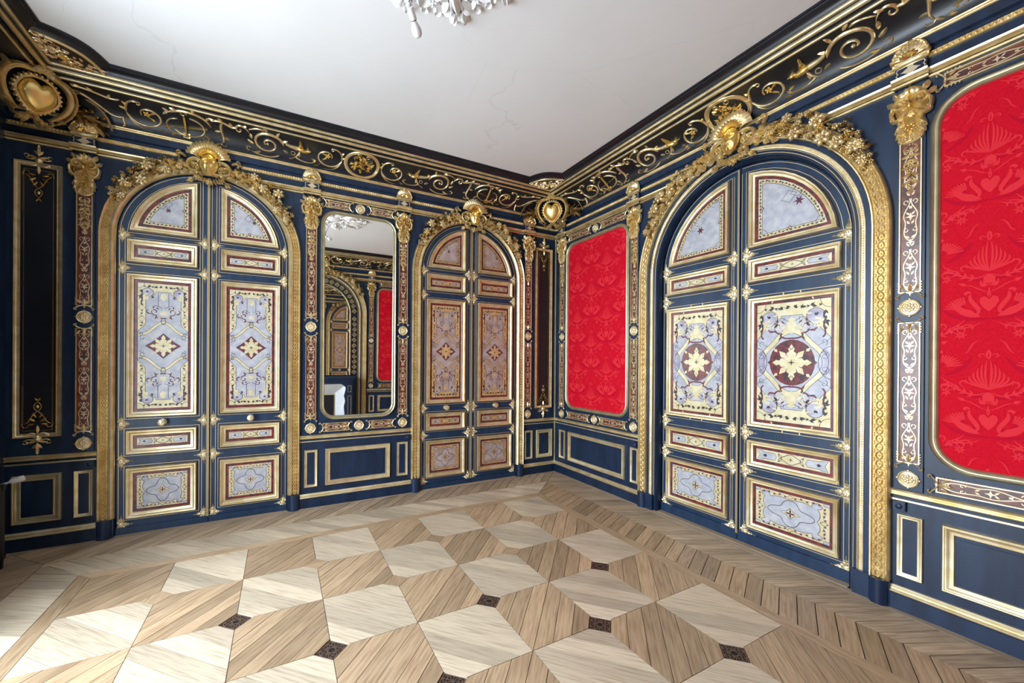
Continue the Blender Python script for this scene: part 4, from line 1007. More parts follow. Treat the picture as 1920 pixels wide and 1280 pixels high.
# ================================================================== PILASTERS
def strip_pattern(g, w, z0, z1, ground):
    """interlaced arabesque on a narrow vertical strip, half width w"""
    g.m(ground); g.poly(rect(-w, w, z0, z1), 0); n = max(1, round((z1 - z0) / .30)); p = (z1 - z0) / n
    for i in range(n):
        zc = z0 + (i + .5) * p
        for sg in (-1, 1):
            X = lambda q: [(sg * x, zc + y) for x, y in q]
            g.m('strip_line'); g.line(X(bez((0, -p * .48), (w * 1.3, -p * .34), (w * .2, -p * .18), (w * .66, -p * .04))), .0026, H3); g.line(X(bez((w * .66, -p * .04), (w * 1.0, p * .12), (-w * .2, p * .22), (w * .1, p * .36))), .0026, H3)
            g.line(X(spiral(w * .42, p * .30, w * .38, w * .1, -pi / 2, pi * 1.3, 10)), .0022, H3); g.line(X(spiral(w * .4, -p * .26, w * .34, w * .08, pi / 2, -pi * 1.3, 10)), .0022, H3)
            for y, a in ((-.42, .8), (-.14, 1.1), (.04, .9), (.16, 2.2), (.42, 1.0)): g.poly(X(lozenge(w * .12, y * p, a, w * .62, w * .14)), H3)
        g.poly([(x * w * 1.0, zc + y * w * 1.0) for x, y in star(4, .62, .2)], H4); g.poly([(x * w, zc - p * .5 + y * w) for x, y in star(4, .5, .16)], H4)
def oval_mesh(wx=.050, wz=.052):
    g = Rel().m('gilt_pale'); g.dome(0, 0, wx, wz, .006, 0, 16); g.stroke(arc(0, 0, wx * .9, 0, 2 * pi, 20, wz * .9)[:-1], .006, .010, closed=True); g.stroke(arc(0, 0, wx * .66, 0, 2 * pi, 16, wz * .66)[:-1], .0028, .009, closed=True)
    g.flower(0, 0, wx * .6, 8, .010, 0, .004)
    for k in range(4): g.dome(cos(k * pi / 2) * wx, sin(k * pi / 2) * wz, .008, .008, .010, 0, 6)
    return g.mesh('rosette')
OVAL = oval_mesh()
def strip_mount(w, z=0, up=True):
    """gilt bronze end piece of a marquetry strip, strip running upwards"""
    s = 1; g = Rel(lambda x, y, h: (x, h, y)).m('gilt_pale')
    for sg in (-1, 1):
        g.stroke([(sg * x, z + s * y) for x, y in bez((.0, .010), (w * .4, .002), (w * .8, -.002), (w * 1.08, -.020))], .005, .010); g.stroke([(sg * x, z + s * y) for x, y in spiral(w * 1.06, -.026, .011, .004, pi / 2, -pi * 1.2, 8)], .0035, .009)
        g.leaf(sg * w * .5, z + s * .02, (pi / 2 if up else -pi / 2) - sg * s * .5, .04, .007, .008)
        for k in range(4): g.dome(sg * w * 1.06, z + s * (.012 + .016 * k), .005, .006, .007, 0, 6)
    g.leaf(0, z + s * .005, pi / 2 if up else -pi / 2, .06, .010, .010); g.flower(0, z + s * .045, .014, 5, .009)
    return g.mesh('strip_mount')
SMV, SMH = strip_mount(.049), strip_mount(.040)
def capital_mesh():
    g = Rel(lambda x, y, h: (x, .016 + h, y)).m('gold_dark'); g.dome(0, 3.06, .074, .09, .012, 0, 16); g.dome(0, 2.93, .054, .09, .012, 0, 14); g.m('gold')
    for sg in (-1, 1):
        for k in range(5): g.leaf(sg * .008, 3.03 - .030 * k, (-.75 - .10 * k) if sg > 0 else pi + .75 + .10 * k, .050, .010, .027, -.5 * sg)
        X = lambda p: [(sg * x, y) for x, y in p]; A = lambda a: a if sg > 0 else pi - a
        g.stroke(X(spiral(.042, 3.085, .040, .008, pi * .9, -pi * 2.2, 26)), (.012, .006), .034); g.dome(sg * .042, 3.085, .012, .012, .044)
        g.stroke(X(bez((.082, 3.08), (.10, 3.03), (.075, 3.00), (.055, 2.985))), (.012, .010), .028); g.stroke(X(spiral(.072, 3.005, .022, .006, pi / 2, -pi, 10)), (.007, .004), .024)
        g.stroke(X(bez((.055, 2.985), (.035, 2.94), (.065, 2.90), (.045, 2.86))), (.011, .008), .024); g.stroke(X(spiral(.055, 2.925, .016, .005, 0, -pi * 1.3, 9)), (.006, .003), .02)
        for x, y, a, l in ((.015, 3.10, 1.2, .08), (.03, 3.12, .6, .07), (.01, 3.04, -.9, .09), (.02, 3.00, -1.2, .09), (.03, 2.95, -1.3, .08), (.055, 3.13, .9, .05), (.075, 3.10, .3, .04), (.015, 2.90, -1.4, .06)): g.leaf(sg * x, y, A(a), l, .018, .030, .4 * sg)
    g.m('gold_bright'); g.leaf(0, 3.09, pi / 2, .10, .022, .04); g.dome(0, 3.06, .014, .03, .042); g.flower(0, 2.93, .028, 6, .032); g.m('gold'); g.shell(0, 3.10, .02, .065, .5, pi - .5, 4, .036)
    rn = random.Random(2)
    for i in range(22): g.flower(rn.uniform(-.045, .045), rn.uniform(2.855, 2.94), rn.uniform(.010, .017), 5, .02, rn.random() * 6, rn.random() * .008)
    g.stroke(arc(0, 2.875, .055, pi, 2 * pi, 12, .035), .007, .018)
    return g.mesh('capital')
def crest_mesh():
    g = Rel(lambda x, y, h: (x, .034 + h, y)).m('gold'); g.dome(0, 3.352, .082, .05, .012, 0, 14); g.shell(0, 3.335, .015, .088, .12, pi - .12, 11, .030)
    g.m('gold_bright'); g.shell(0, 3.335, .01, .045, .2, pi - .2, 5, .040); g.m('gold'); g.leaf(0, 3.39, pi / 2, .07, .018, .035)
    for sg in (-1, 1): g.stroke([(sg * x, y) for x, y in bez((.078, 3.335), (.075, 3.40), (.04, 3.43), (.0, 3.435))], (.010, .008), .03); g.stroke([(sg * x, y) for x, y in spiral(.07, 3.352, .018, .005, -pi / 2, pi, 9)], (.006, .004), .03)
    return g.mesh('shell_crest')
def pendant_mesh():
    g = Rel(lambda x, y, h: (x, .012 + h, y)).m('gold'); rn = random.Random(9)
    for sg in (-1, 1):
        g.stroke([(sg * x, y) for x, y in spiral(.014, 2.80, .022, .006, pi / 2, -pi, 10)], (.006, .003), .012)
        for y, a in ((2.77, -.6), (2.74, -1.0), (2.70, -.5), (2.66, -.9), (2.61, -.7)): g.leaf(sg * .004, y, a if sg > 0 else pi - a, .042, .010, .014, .5 * sg)
    for y in (2.76, 2.71, 2.67, 2.62, 2.58): g.flower(rn.uniform(-.008, .008), y, .015, 5, .016)
    g.leaf(0, 2.57, -pi / 2, .05, .010, .012); g.stroke([(0, 2.52), (0, 2.84)], .003, .008)
    return g.mesh('fruit_drop')
CAP, CREST, DROP = capital_mesh(), crest_mesh(), pendant_mesh()
def pilaster_meshes():
    W = .049
    b = MB().m('navy'); b.box(-.062, .062, 0, .012, .74, 3.19); sh = b.mesh('shaft', 0)
    out = []
    for z0, z1, ground in ((.905, 1.755, 'tortoise_brown'), (1.935, 2.855, 'tortoise_brown')):
        b = Rel(lambda x, y, h: (x, .0125 + h, y)); strip_pattern(b, W - .007, z0, z1, ground)
        b.m('gold'); at(b, 0, 0); b.sweep(rect(-W, W, z0, z1), [(0, .012), (0, .022), (.005, .022), (.007, .013)]); out.append(b.mesh('marquetry_strip', 0))
    mt = None
    b = MB().m('navy'); b.box(-.070, .070, 0, .034, 3.24, 3.345); b.box(-.074, .074, 0, .03, 3.188, 3.24)
    g = Rel(lambda x, y, h: (x, .0345 + h, y)); g.m('strip_line')
    for T in (lambda p: p, flipx):
        g.poly([(x, 3.276 + y) for x, y in T([(0, 0), (.016, .016), (.034, .004), (.046, 0), (.034, -.004), (.016, -.016)])], H2); g.poly([(x, 3.276 + y) for x, y in T([(0, 0), (.014, .012), (.012, .026), (0, .022)])], H2); g.poly([(x, 3.276 + y) for x, y in T([(0, 0), (.014, -.012), (.012, -.026), (0, -.022)])], H2)
        g.line([(x, y) for x, y in T([(.064, 3.245), (.057, 3.255), (.064, 3.267), (.056, 3.279), (.064, 3.291), (.057, 3.303)])], .0025, H2); g.line(T([(.055, 3.248), (.02, 3.246), (0, 3.25)]), .0018, H2); g.line(T([(.055, 3.304), (.02, 3.306), (0, 3.302)]), .0018, H2)
    fb_ = b; n0 = len(fb_.v); 
    for m in g.mats: fb_.m(m)
    fb_.v += g.v; fb_.f += [tuple(i + n0 for i in f) for f in g.f]; fb_.mi += [fb_.mats.index(g.mats[i]) for i in g.mi]
    blk = fb_.mesh('frieze_block', 0)
    b = MB().m('gold')
    for pr in (G2, G2B): b.add([(-.080, d + .03, z) for d, z in pr] + [(.080, d + .03, z) for d, z in pr], [(k, len(pr) + k, len(pr) + k + 1, k + 1) for k in range(len(pr) - 1)] + [tuple(range(len(pr) - 1, -1, -1)), tuple(range(len(pr), 2 * len(pr)))])
    pr = BEADL; b.add([(-.080, d + .034, z) for d, z in pr] + [(.080, d + .034, z) for d, z in pr], [(k, len(pr) + k, len(pr) + k + 1, k + 1) for k in range(len(pr) - 1)] + [tuple(range(len(pr) - 1, -1, -1)), tuple(range(len(pr), 2 * len(pr)))])
    ab = b.mesh('abacus', 40)
    return sh, out, mt, blk, ab
PSH, PST, PMT, PBL, PAB = pilaster_meshes()
def pilaster(wall, u, label, grp='marquetry pilasters'):
    t = wthing(wall, u, 'pilaster', label, 'pilaster', grp)
    inst('shaft', PSH, t)
    for m in PST: inst('marquetry_strip', m, t)
    inst('strip_mount', SMV, t, (0, -.014, .905)); inst('strip_mount', SMV, t, (0, -.014, 1.755), (0, pi, 0)); inst('strip_mount', SMV, t, (0, -.014, 1.935)); inst('frieze_block', PBL, t); inst('abacus', PAB, t); inst('capital', CAP, t); inst('shell_crest', CREST, t); inst('fruit_drop', DROP, t)
    for z in (1.845, .808): inst('rosette', OVAL, t, (0, -.013, z))
pilaster('far', CXM - 2.165, 'gilded marquetry pilaster left of the left arched door, near the dark corner')
pilaster('far', CXM - .476, 'gilded marquetry pilaster between the left door and the mirror')
pilaster('far', CXM + .470, 'gilded marquetry pilaster between the mirror and the amber panelled door')
pilaster('far', CXM + 2.148, 'gilded marquetry pilaster right of the amber panelled door, by the corner')
pilaster('right', -.165, 'gilded marquetry pilaster at the corner, left of the far red panel')
pilaster('right', -1.425, 'gilded marquetry pilaster between the far red panel and the largest door')
pilaster('right', -3.583, 'gilded marquetry pilaster between the largest door and the near red panel')
pilaster('near', CXM + 1.07, 'gilded marquetry pilaster beside the red panel reflected in the mirror')

# ================================================================== MARQUETRY BORDERS with rosettes
def hstrip(t, s0, s1, z0, z1, ends=True):
    b = Rel(lambda x, y, h: (y, .0075 + h, -x + (z0 + z1) / 2)); w = (z1 - z0) / 2 - .008
    strip_pattern(b, w, s0 + .008, s1 - .008, 'tortoise_brown')
    b.m('gold'); b.map = None; b.sweep(rect(s0, s1, z0, z1), [(0, 0), (0, .018), (.006, .018), (.009, .0085)]); b.obj('marquetry_strip', t, smooth=0)
    z = (z0 + z1) / 2; inst('strip_mount', SMH, t, (s0, -.012, z), (0, pi / 2, 0)); inst('strip_mount', SMH, t, (s1, -.012, z), (0, -pi / 2, 0))
def border(wall, u, label, hw, z0, z1, hh=None, corner=0):
    t = wthing(wall, u, 'marquetry_border', label, 'border', 'horizontal marquetry borders')
    z = (z0 + z1) / 2
    hw -= .050; hstrip(t, -hw, -.105, z0, z1); hstrip(t, .105, hw, z0, z1); inst('rosette', OVAL, t, (0, -.004, z))
border('far', CXM, 'marquetry strip with central rosette below the mirror', .412, .763, .851)
border('far', CXM, 'marquetry strip with central rosette above the mirror', .395, 3.094, 3.172)
border('right', -.80, 'marquetry strip with central rosette below the far red panel', .555, .763, .851)
border('right', -.80, 'marquetry strip with central rosette above the far red panel', .545, 3.094, 3.172)
border('right', -4.21, 'marquetry strip running below the near red panel', .56, .763, .851)
border('right', -4.21, 'marquetry strip running above the near red panel', .54, 3.094, 3.172)
border('near', CXM + 1.83, 'marquetry strip under the red panel reflected in the mirror', .62, .763, .851)
border('near', CXM + 1.83, 'marquetry strip over the red panel reflected in the mirror', .60, 3.094, 3.172)

# ================================================================== RED FABRIC PANELS
def damask(g, x0, x1, z0, z1, r):
    """half-drop repeat of facing swans, palmettes and ogee stems woven in lighter red"""
    cw, rh = .262, .640
    def inside(x, y):
        if not (x0 < x < x1 and z0 < y < z1): return False
        dx = max(x0 + r - x, x - (x1 - r), 0); dy = max(z0 + r - y, y - (z1 - r), 0); return dx * dx + dy * dy < r * r
    g.dk = 4e-7
    def L(p, w, h=.0010, taper=True):
        seg = []
        for q in list(p) + [None]:
            if q and inside(*q): seg.append(q)
            else:
                if len(seg) > 1: g.line(seg, w, h, False, taper)
                seg = []
    def Pg(p, h=.0006):
        if all(inside(*q) for q in p): g.poly(p, h)
    ni, nj = int((x1 - x0) / cw) + 3, int((z1 - z0) / rh) + 3
    for i in range(-1, ni):
        for j in range(-1, nj):
            cx, cy = x0 - .08 + i * cw, z0 - .05 + j * rh + (rh / 2 if i % 2 else 0); yb = .255
            for sg in (-1, 1):
                X = lambda p: [(cx + sg * x, cy + y) for x, y in p]
                g.m('red_shade'); L(X(bez((0, -.085), (.09, -.095), (.16, -.06), (.20, .02), 10)), .011, .0004); L(X(bez((.0, yb - .115), (.06, yb - .16), (.12, yb - .07), (.20, yb - .06), 10)), .009, .0004); L(X(arc(.05, .0, .045, -2.4, .9, 10)), .006, .0004)
                g.m('red_motif')
                Pg(X([(0, .018), (.014, .036), (.030, .030), (.034, .008), (.022, -.022), (0, -.048)]))                                   # heart between the swans
                Pg(X(bez((.028, -.072), (.075, -.088), (.125, -.050), (.138, .010), 7) + bez((.138, .010), (.105, -.010), (.085, -.030), (.066, -.034), 5)[1:]))   # body
                L(X(bez((.045, -.062), (.012, -.030), (.085, .010), (.066, .052), 10)), .0095, .0010); L(X(spiral(.078, .054, .013, .006, pi * .9, -.6, 7)), .0070, .0010)
                for k in range(8): a_ = .15 + .17 * k; L(X([(.078 + .030 * cos(a_) + r_ * cos(a_), -.030 + .030 * sin(a_) + r_ * sin(a_)) for r_ in (0, .02, .04, .062 - .003 * k)]), .0040)
                for k in range(3): a_ = .52 + k * 1.05 - .52; Pg(X([(.021 * cos(a_) + .012 * cos(a_ + d_), .100 + .021 * sin(a_) + .012 * sin(a_ + d_)) for d_ in [q * pi / 3 for q in range(6)]]))
                L(X(bez((0, .030), (.012, .055), (-.006, .062), (.0, .082), 6)), .003); L(X(bez((.004, .06), (.04, .07), (.05, .10), (.085, .105), 8)), .0028); Pg(X(lozenge(.085, .105, .5, .03, .009)))
                for k in range(6): L(X(bez((0, yb - .085), (.010 + .012 * k, yb - .055), (.016 + .015 * k, yb + .015 - .012 * k), (.006 + .015 * k, yb + .072 - .021 * k), 8)), .0042)
                L(X(spiral(.088, yb - .052, .020, .005, -pi / 2, pi * 1.1, 10)), .0036); L(X(spiral(.026, yb + .098, .013, .004, pi, -pi * .7, 9)), .0030); L(X(bez((0, yb + .08), (.012, yb + .10), (.004, yb + .12), (0, yb + .13), 6)), .004)
                Pg(X([(.0, yb - .150), (.016, yb - .148), (.022, yb - .118), (.006, yb - .10), (0, yb - .10)])); L(X(bez((0, yb - .155), (.02, yb - .17), (.035, yb - .155), (.03, yb - .13), 7)), .0036)
                st = bez((.01, yb - .10), (.07, yb - .155), (.12, yb - .055), (.205, yb - .045), 12); L(X(st), .0042)
                for k in (3, 5, 7, 9):
                    for da in (.8, -.7): an = atan2(st[k + 1][1] - st[k][1], st[k + 1][0] - st[k][0]) + da; Pg(X(lozenge(st[k][0], st[k][1], an, .030, .0052)))
                s2 = bez((.03, -.105), (.075, -.15), (.13, -.115), (.155, -.165), 10); L(X(s2), .0034)
                for k in (2, 4, 6, 8):
                    for da in (.9, -.9): Pg(X(lozenge(s2[k][0], s2[k][1], -.6 + da, .022, .0042)))
                for k in range(7): a_ = k * .9; Pg(X(lozenge(.160 + .004 * cos(a_), .150 + .004 * sin(a_), a_, .022, .0048)))
                L(X(bez((.175, .045), (.205, .065), (.19, .10), (.225, .115), 8)), .003); L(X(bez((.10, .16), (.12, .20), (.16, .20), (.175, .235), 8)), .003)
def red_panel(wall, u, label, hw, z0=.884, z1=3.066, r=.16):
    t = wthing(wall, u, 'fabric_panel', label, 'fabric panel', 'red damask wall panels')
    pth = rrect(-hw, hw, z0, z1, r)
    b = MB().m('gilt_green'); b.sweep(pth, [(0, 0), (0, .014), (.010, .024), (.018, .016), (.024, .015), (.034, .022), (.042, .014), (.044, .002)]); b.obj('frame_moulding', t, smooth=45)
    b = MB().m('red_cloth'); b.flat(inset(pth, .042), .004); b.obj('fabric', t, smooth=0)
    g = Rel(lambda x, y, h: (x, .0042 + h, y)); damask(g, -hw + .044, hw - .044, z0 + .044, z1 - .044, r - .044); p = g.obj('woven_pattern', t, smooth=0); p['kind'] = 'stuff'
red_panel('right', -.797, 'red damask panel in a pale gilt frame, beside the corner', .552)
red_panel('right', -4.21, 'red damask panel cut off by the right edge of the picture', .545, r=.19)
red_panel('near', CXM + 1.83, 'red damask panel seen reflected in the mirror', .64)

# ================================================================== TALL MIRROR
t = wthing('far', CXM, 'wall_mirror', 'tall mirror with rounded corners in a pale gilt frame between two doors', 'mirror')
pth = rrect(-.388, .388, .884, 3.066, .15, 10)
b = MB().m('gilt_green'); b.sweep(pth, [(0, 0), (0, .026), (.010, .038), (.018, .030), (.024, .029), (.032, .036), (.038, .028), (.040, .004)]); b.obj('frame', t, smooth=45)
b = MB().m('mirror'); b.flat([(x, .88 + (z - .88)) for x, z in inset(pth, .036)], 0)
mo = b.obj('mirror_glass', t, smooth=0)
for v in mo.data.vertices: v.co.y = -(.001 + (v.co.z - .884) * .0125)

# ================================================================== TALL NARROW PANELS WITH ARABESQUES
def arab(flip):
    g = Rel(lambda x, y, h: (x, .006 + h, (-y if flip else y))).m('gold')
    for sg in (-1, 1):
        X = lambda p: [(sg * x, y) for x, y in p]; A = lambda a: a if sg > 0 else pi - a
        g.stroke(X(bez((.0, .03), (.03, .03), (.05, .01), (.075, .035))), (.008, .004), .012); g.stroke(X(spiral(.062, .045, .016, .005, 0, pi * 1.6, 9)), .004, .012); g.stroke(X(bez((.01, -.02), (.04, -.04), (.06, -.02), (.065, .0))), (.007, .004), .012); g.stroke(X(spiral(.052, -.012, .014, .004, -pi / 2, pi, 9)), .004, .01)
        g.leaf(sg * .0, .06, A(.9), .045, .010, .014); g.leaf(sg * .01, .04, A(.2), .05, .010, .014); g.leaf(0, .09, A(1.2), .03, .006, .012)
        g.m('gold_dark'); g.stroke(X([(.086, -.40), (.086, -.11)]), .0022, .003); g.stroke(X(bez((.086, -.11), (.086, -.06), (.06, -.07), (.05, -.085))), .004, .006); g.stroke(X(bez((.075, -.10), (.03, -.12), (.05, -.16), (.0, -.20))), .004, .006); g.stroke(X(bez((.0, -.20), (.03, -.225), (.025, -.25), (0, -.275))), .0035, .006)
        g.leaf(sg * .015, -.12, A(-.6), .045, .009, .006); g.leaf(sg * .008, -.15, A(-1.0), .04, .008, .006); g.leaf(sg * .02, -.10, A(.2), .04, .008, .006); g.leaf(0, -.28, A(-1.0), .03, .006, .006); g.m('gold')
    g.dome(0, .015, .026, .03, .022, 0, 10); g.leaf(0, .05, pi / 2, .08, .012, .016); g.dome(0, .128, .010, .014, .014, 0, 8); g.leaf(0, -.03, -pi / 2, .06, .012, .014); g.dome(0, -.235, .010, .014, .006)
    return g.mesh('arabesque')
AR0, AR1 = arab(False), arab(True)
def narrow_panel(wall, u, label, hw=.134):
    t = wthing(wall, u, 'narrow_wall_panel', label, 'wall panel', 'tall narrow panels')
    b = MB().m('gold'); b.sweep(rect(-hw, hw, .878, 3.045), [(o, d) for o, d in P_frame(.034, .022)]); b.obj('panel_moulding', t, smooth=45)
    b = MB().m('navy_dark'); b.flat(rect(-hw + .03, hw - .03, .908, 3.015), .002); b.m('gold_dark'); b.sweep(rect(-hw + .05, hw - .05, .93, 2.99), [(0, .002), (0, .004), (.0035, .004), (.0035, .002)]); b.obj('panel_field', t, smooth=0)
    inst('arabesque', AR0, t, (0, 0, 3.045)); inst('arabesque', AR1, t, (0, 0, .885))
narrow_panel('far', -5.043, 'tall narrow dark panel with gilt arabesques at the left corner')
narrow_panel('far', -.207, 'tall narrow dark panel with gilt arabesques right of the amber door')

# ================================================================== WAINSCOT PANELS
def dado(wall, u, hw, label, wide=False, z0=.205, z1=.585):
    t = wthing(wall, u, 'wainscot_panel', label, 'wainscot panel', 'wide wainscot panels' if wide else 'narrow wainscot panels')
    fw = .050 if wide else .026
    b = MB().m('gilt_pale'); b.sweep(rect(-hw, hw, z0, z1), P_frame(fw, .022 if wide else .014)); b.obj('panel_moulding', t, smooth=45)
    b = MB().m('navy'); i = fw - .002
    if wide:
        b.flat(rect(-hw + i, hw - i, z0 + i, z1 - i), .003); q = i + .020
        b.prism(rect(-hw + q, hw - q, z0 + q, z1 - q), .003, .008)
    else: b.flat(rect(-hw + i, hw - i, z0 + i, z1 - i), .0015)
    b.obj('panel_field', t, smooth=0)
dado('far', -5.045, .138, 'gold framed dark wainscot panel beside the radiator', True)
dado('far', -4.776, .057, 'narrow gold framed wainscot panel left of the left door')
dado('far', -3.079, .061, 'narrow gilt wainscot panel below mirror, on its left side')
dado('far', -2.610, .334, 'wide gilt framed wainscot panel centred below the mirror', True)
dado('far', -2.137, .061, 'narrow gilt wainscot panel below mirror, on its right side')
dado('far', -.439, .062, 'narrow gilt wainscot panel right of the amber door')
dado('far', -.187, .130, 'small gilt framed wainscot panel in the room corner', True)
dado('right', -.170, .061, 'narrow gilt wainscot panel at the corner, below the far red panel')
dado('right', -.800, .497, 'wide gilt framed wainscot panel below the far red panel', True)
dado('right', -1.432, .056, 'narrow gilt wainscot panel left of the largest door')
dado('right', -3.589, .057, 'narrow gilt wainscot panel right of the largest door')
dado('right', -4.21, .485, 'wide gilt framed wainscot panel below the near red panel', True)
dado('near', CXM + 1.09, .058, 'narrow gilt wainscot panel reflected in the mirror')
dado('near', CXM + 1.83, .60, 'wide gilt wainscot panel reflected in the mirror', True)

# painted bell-push boxes under the dado rail
def switch(wall, u, z, label):
    t = wthing(wall, u, 'wall_switch', label, 'switch', 'blue painted wall switches')
    b = MB().m('navy'); b.box(-.028, .028, 0, .022, z - .028, z + .028); b.box(-.024, .024, .022, .026, z - .024, z + .024); b.obj('switch_box', t, smooth=0)
    b = MB().m('navy'); b.lathe([(.016, .026), (.017, .030), (.012, .034), (.0, .035)], (0, 0, z), 'y', 14); b.obj('push_button', t)
switch('far', -2.080, .634, 'blue painted wall switch under the rail right of the mirror')
switch('far', -4.735, .634, 'blue painted wall switch left of the left door')
switch('right', -1.452, .622, 'blue painted wall switch left of the largest door')
switch('right', -3.545, .634, 'blue painted wall switch right of the largest door')

# ================================================================== CORNER CARTOUCHES
def cartouche(name, label, loc, rz):
    t = empty(name, label, 'cartouche', loc, rz, 'corner cartouches'); t.rotation_euler[0] = .38
    # local frame: faces local -y
    g = Rel(lambda x, y, h: (x, h, y)).m('gold_bright'); nu, nv = 16, 16; vs = []
    for j in range(nv + 1):
        for i in range(nu + 1):
            u, v = -1 + 2 * i / nu, -1 + 2 * j / nv; x = u * sqrt(1 - v * v / 2); y = v * sqrt(1 - u * u / 2)
            wd = .105 * (1 - .42 * max(0, -y) ** 1.2); yy = .115 * y - .022 * max(0, y) * (1 - abs(x)) ** 3 * 2
            vs.append((x * wd, yy, .02 + .055 * sqrt(max(0, 1 - x * x - y * y)) ** .8))
    g.put(vs, [(j * (nu + 1) + i, j * (nu + 1) + i + 1, (j + 1) * (nu + 1) + i + 1, (j + 1) * (nu + 1) + i) for j in range(nv) for i in range(nu)])
    g.obj('heart_shield', t)
    g = Rel(lambda x, y, h: (x, h, y)).m('gold')
    rim = [(wd * cos(a) * (1 - .40 * max(0, -sin(a)) ** 1.2), .125 * sin(a)) for a in [2 * pi * k / 28 for k in range(28)] for wd in (.118,)]
    g.stroke(rim, .013, .030, closed=True)
    for k, (x, y) in enumerate(rim): g.dome(x * 1.1, y * 1.1, .014, .012, .026, 0, 6)
    for sg in (-1, 1):
        X = lambda p: [(sg * x, y) for x, y in p]; A = lambda a: a if sg > 0 else pi - a
        g.stroke(X(bez((.03, .155), (.20, .18), (.24, -.02), (.09, -.14))), (.020, .014), .05); g.stroke(X(bez((.05, .17), (.24, .20), (.27, -.05), (.10, -.17))), (.007, .006), .05)
        g.stroke(X(spiral(.055, .165, .035, .008, pi * .1, pi * 1.9, 12)), (.010, .005), .045); g.stroke(X(spiral(.085, -.165, .030, .008, pi * .6, -pi * 1.2, 12)), (.010, .005), .045)
        for x, y, a, l in ((.02, .16, 1.2, .08), (.06, .18, .7, .07), (.04, -.15, -1.2, .08), (.02, -.13, -1.5, .10), (.16, .12, .5, .07), (.13, -.10, -.5, .06), (.18, .05, .1, .06)): g.leaf(sg * x, y, A(a), l, .020, .05, .4 * sg)
    g.shell(0, .14, .02, .075, .25, pi - .25, 6, .06); g.flower(0, .20, .022, 6, .05); g.flower(0, -.15, .028, 6, .05)
    g.obj('scroll_frame', t)
    for sg in (-1, 1):      # palm branches lying back along both walls
        g = Rel(lambda x, y, h: (sg * (.17 + x * .74), -.10 + h + x * .74, y)).m('gold_dark'); rn = random.Random(4)
        for k in range(46):
            x = .02 + .20 * k / 46; y = .01 - .03 * (x / .26) + rn.uniform(-.02, .02); a = rn.uniform(-.75, .75) - .2
            g.m('gold' if k % 3 else 'gold_dark'); g.leaf(x, y, a, rn.uniform(.06, .11), .010, .03 + rn.random() * .02, rn.uniform(-.3, .3))
        g.stroke([(0, .02), (.12, .0), (.24, -.03)], (.010, .003), .03)
        for k in range(7): g.dome(.03 + .035 * k, .05 + .015 * sin(k * 2.1), .012, .017, .03, .3, 6)
        g.m('gold'); g.stroke(bez((.02, .12), (.14, .16), (.26, .12), (.31, -.02)), (.009, .006), .02)
        g.obj('palm_branch', t)
cartouche('corner_cartouche', 'gilded heart shaped cartouche in the far corner under the ceiling', (-.255, -.255, 3.462), -pi / 4)
cartouche('corner_cartouche', 'gilded heart shaped cartouche cut off at the upper left edge', (-RX + .255, -.255, 3.462), pi / 4)

# ================================================================== CEILING ROSETTE AND BULB
t = empty('ceiling_rosette', 'white plaster acanthus rosette at the top centre of the ceiling', 'ceiling rosette', (CXM, CYM, CEIL))
cm = lambda x, y, h: (x, y, -h)
g = Rel(cm).m('plaster_white'); g.dome(0, 0, .13, .13, .05, 0, 20); g.stroke(arc(0, 0, .14, 0, 2 * pi, 30)[:-1], .016, .03, closed=True); g.stroke(arc(0, 0, .26, 0, 2 * pi, 40)[:-1], .010, .016, closed=True); g.obj('boss', t)
def rleaf(k):
    g = Rel(cm).m('plaster_white')
    if k:
        for sg in (-1, 1):
            g.stroke([(x, sg * y) for x, y in spiral(.24, .06, .055, .012, pi, -pi * 1.2, 18)], (.014, .007), .034); g.stroke([(x, sg * y) for x, y in bez((.14, .01), (.28, .0), (.36, .05), (.44, .03))], (.016, .008), .034)
            for x, y, a, l in ((.18, .02, .5, .10), (.26, .03, .7, .11), (.34, .04, .4, .10), (.40, .03, .9, .07), (.42, .02, .2, .09), (.30, .07, 1.3, .07), (.46, .01, .4, .06)): g.leaf(x, sg * y, sg * a, l, .026, .04, sg * .6)
        g.leaf(.20, 0, 0, .26, .04, .055); g.dome(.47, 0, .03, .022, .03)
    else:
        for x, r in ((.30, .05), (.37, .035)): g.flower(x, 0, r, 6, .035)
        for sg in (-1, 1):
            for x, a in ((.30, .9), (.36, .7), (.24, .6)): g.leaf(x, 0, sg * a, .10, .020, .03, sg * .5)
            g.stroke([(x, sg * y) for x, y in spiral(.43, .035, .035, .010, pi, -pi, 12)], (.009, .005), .024)
    return g.mesh('acanthus_leaf' if k else 'plaster_flower')
r1, r0 = rleaf(1), rleaf(0)
for k in range(8): inst('acanthus_leaf', r1, t, rot=(0, 0, k * pi / 4 + .2)); inst('plaster_flower', r0, t, rot=(0, 0, k * pi / 4 + pi / 8 + .2))
t = empty('light_bulb', 'bare white bulb hanging from loose wires below the rosette', 'light bulb', (-2.756, -2.405, 3.40))
ax = Vector((.50, .62, -.42)).normalized()
b = MB().m('white_plastic'); b.tube([(0, 0, 0), tuple(Vector((ax.x, -ax.y, ax.z)) * .055)], [.019, .019], 14); b.m('wire_black'); q = Vector((ax.x, -ax.y, ax.z)); b.tube([tuple(q * .055), tuple(q * .059)], .0175, 14); b.obj('lamp_socket', t)
b = MB().m('white_plastic'); b.tube([tuple(q * s) for s in (.058, .066, .075, .09, .105, .12, .132, .140, .1435)], [.0135, .014, .017, .0235, .0275, .0275, .023, .014, .002], 16); b.obj('bulb_glass', t, smooth=60)
for m, dx in (('wire_black', .0), ('wire_red', .008)):
    b = MB().m(m); b.tube([(dx, 0, .0), (dx * .5 + .01, .015, .06), (.05, .05, .15), (.11, .08, .24), (.14, .10, .31)], .0022, 6); b.obj('wire', t)

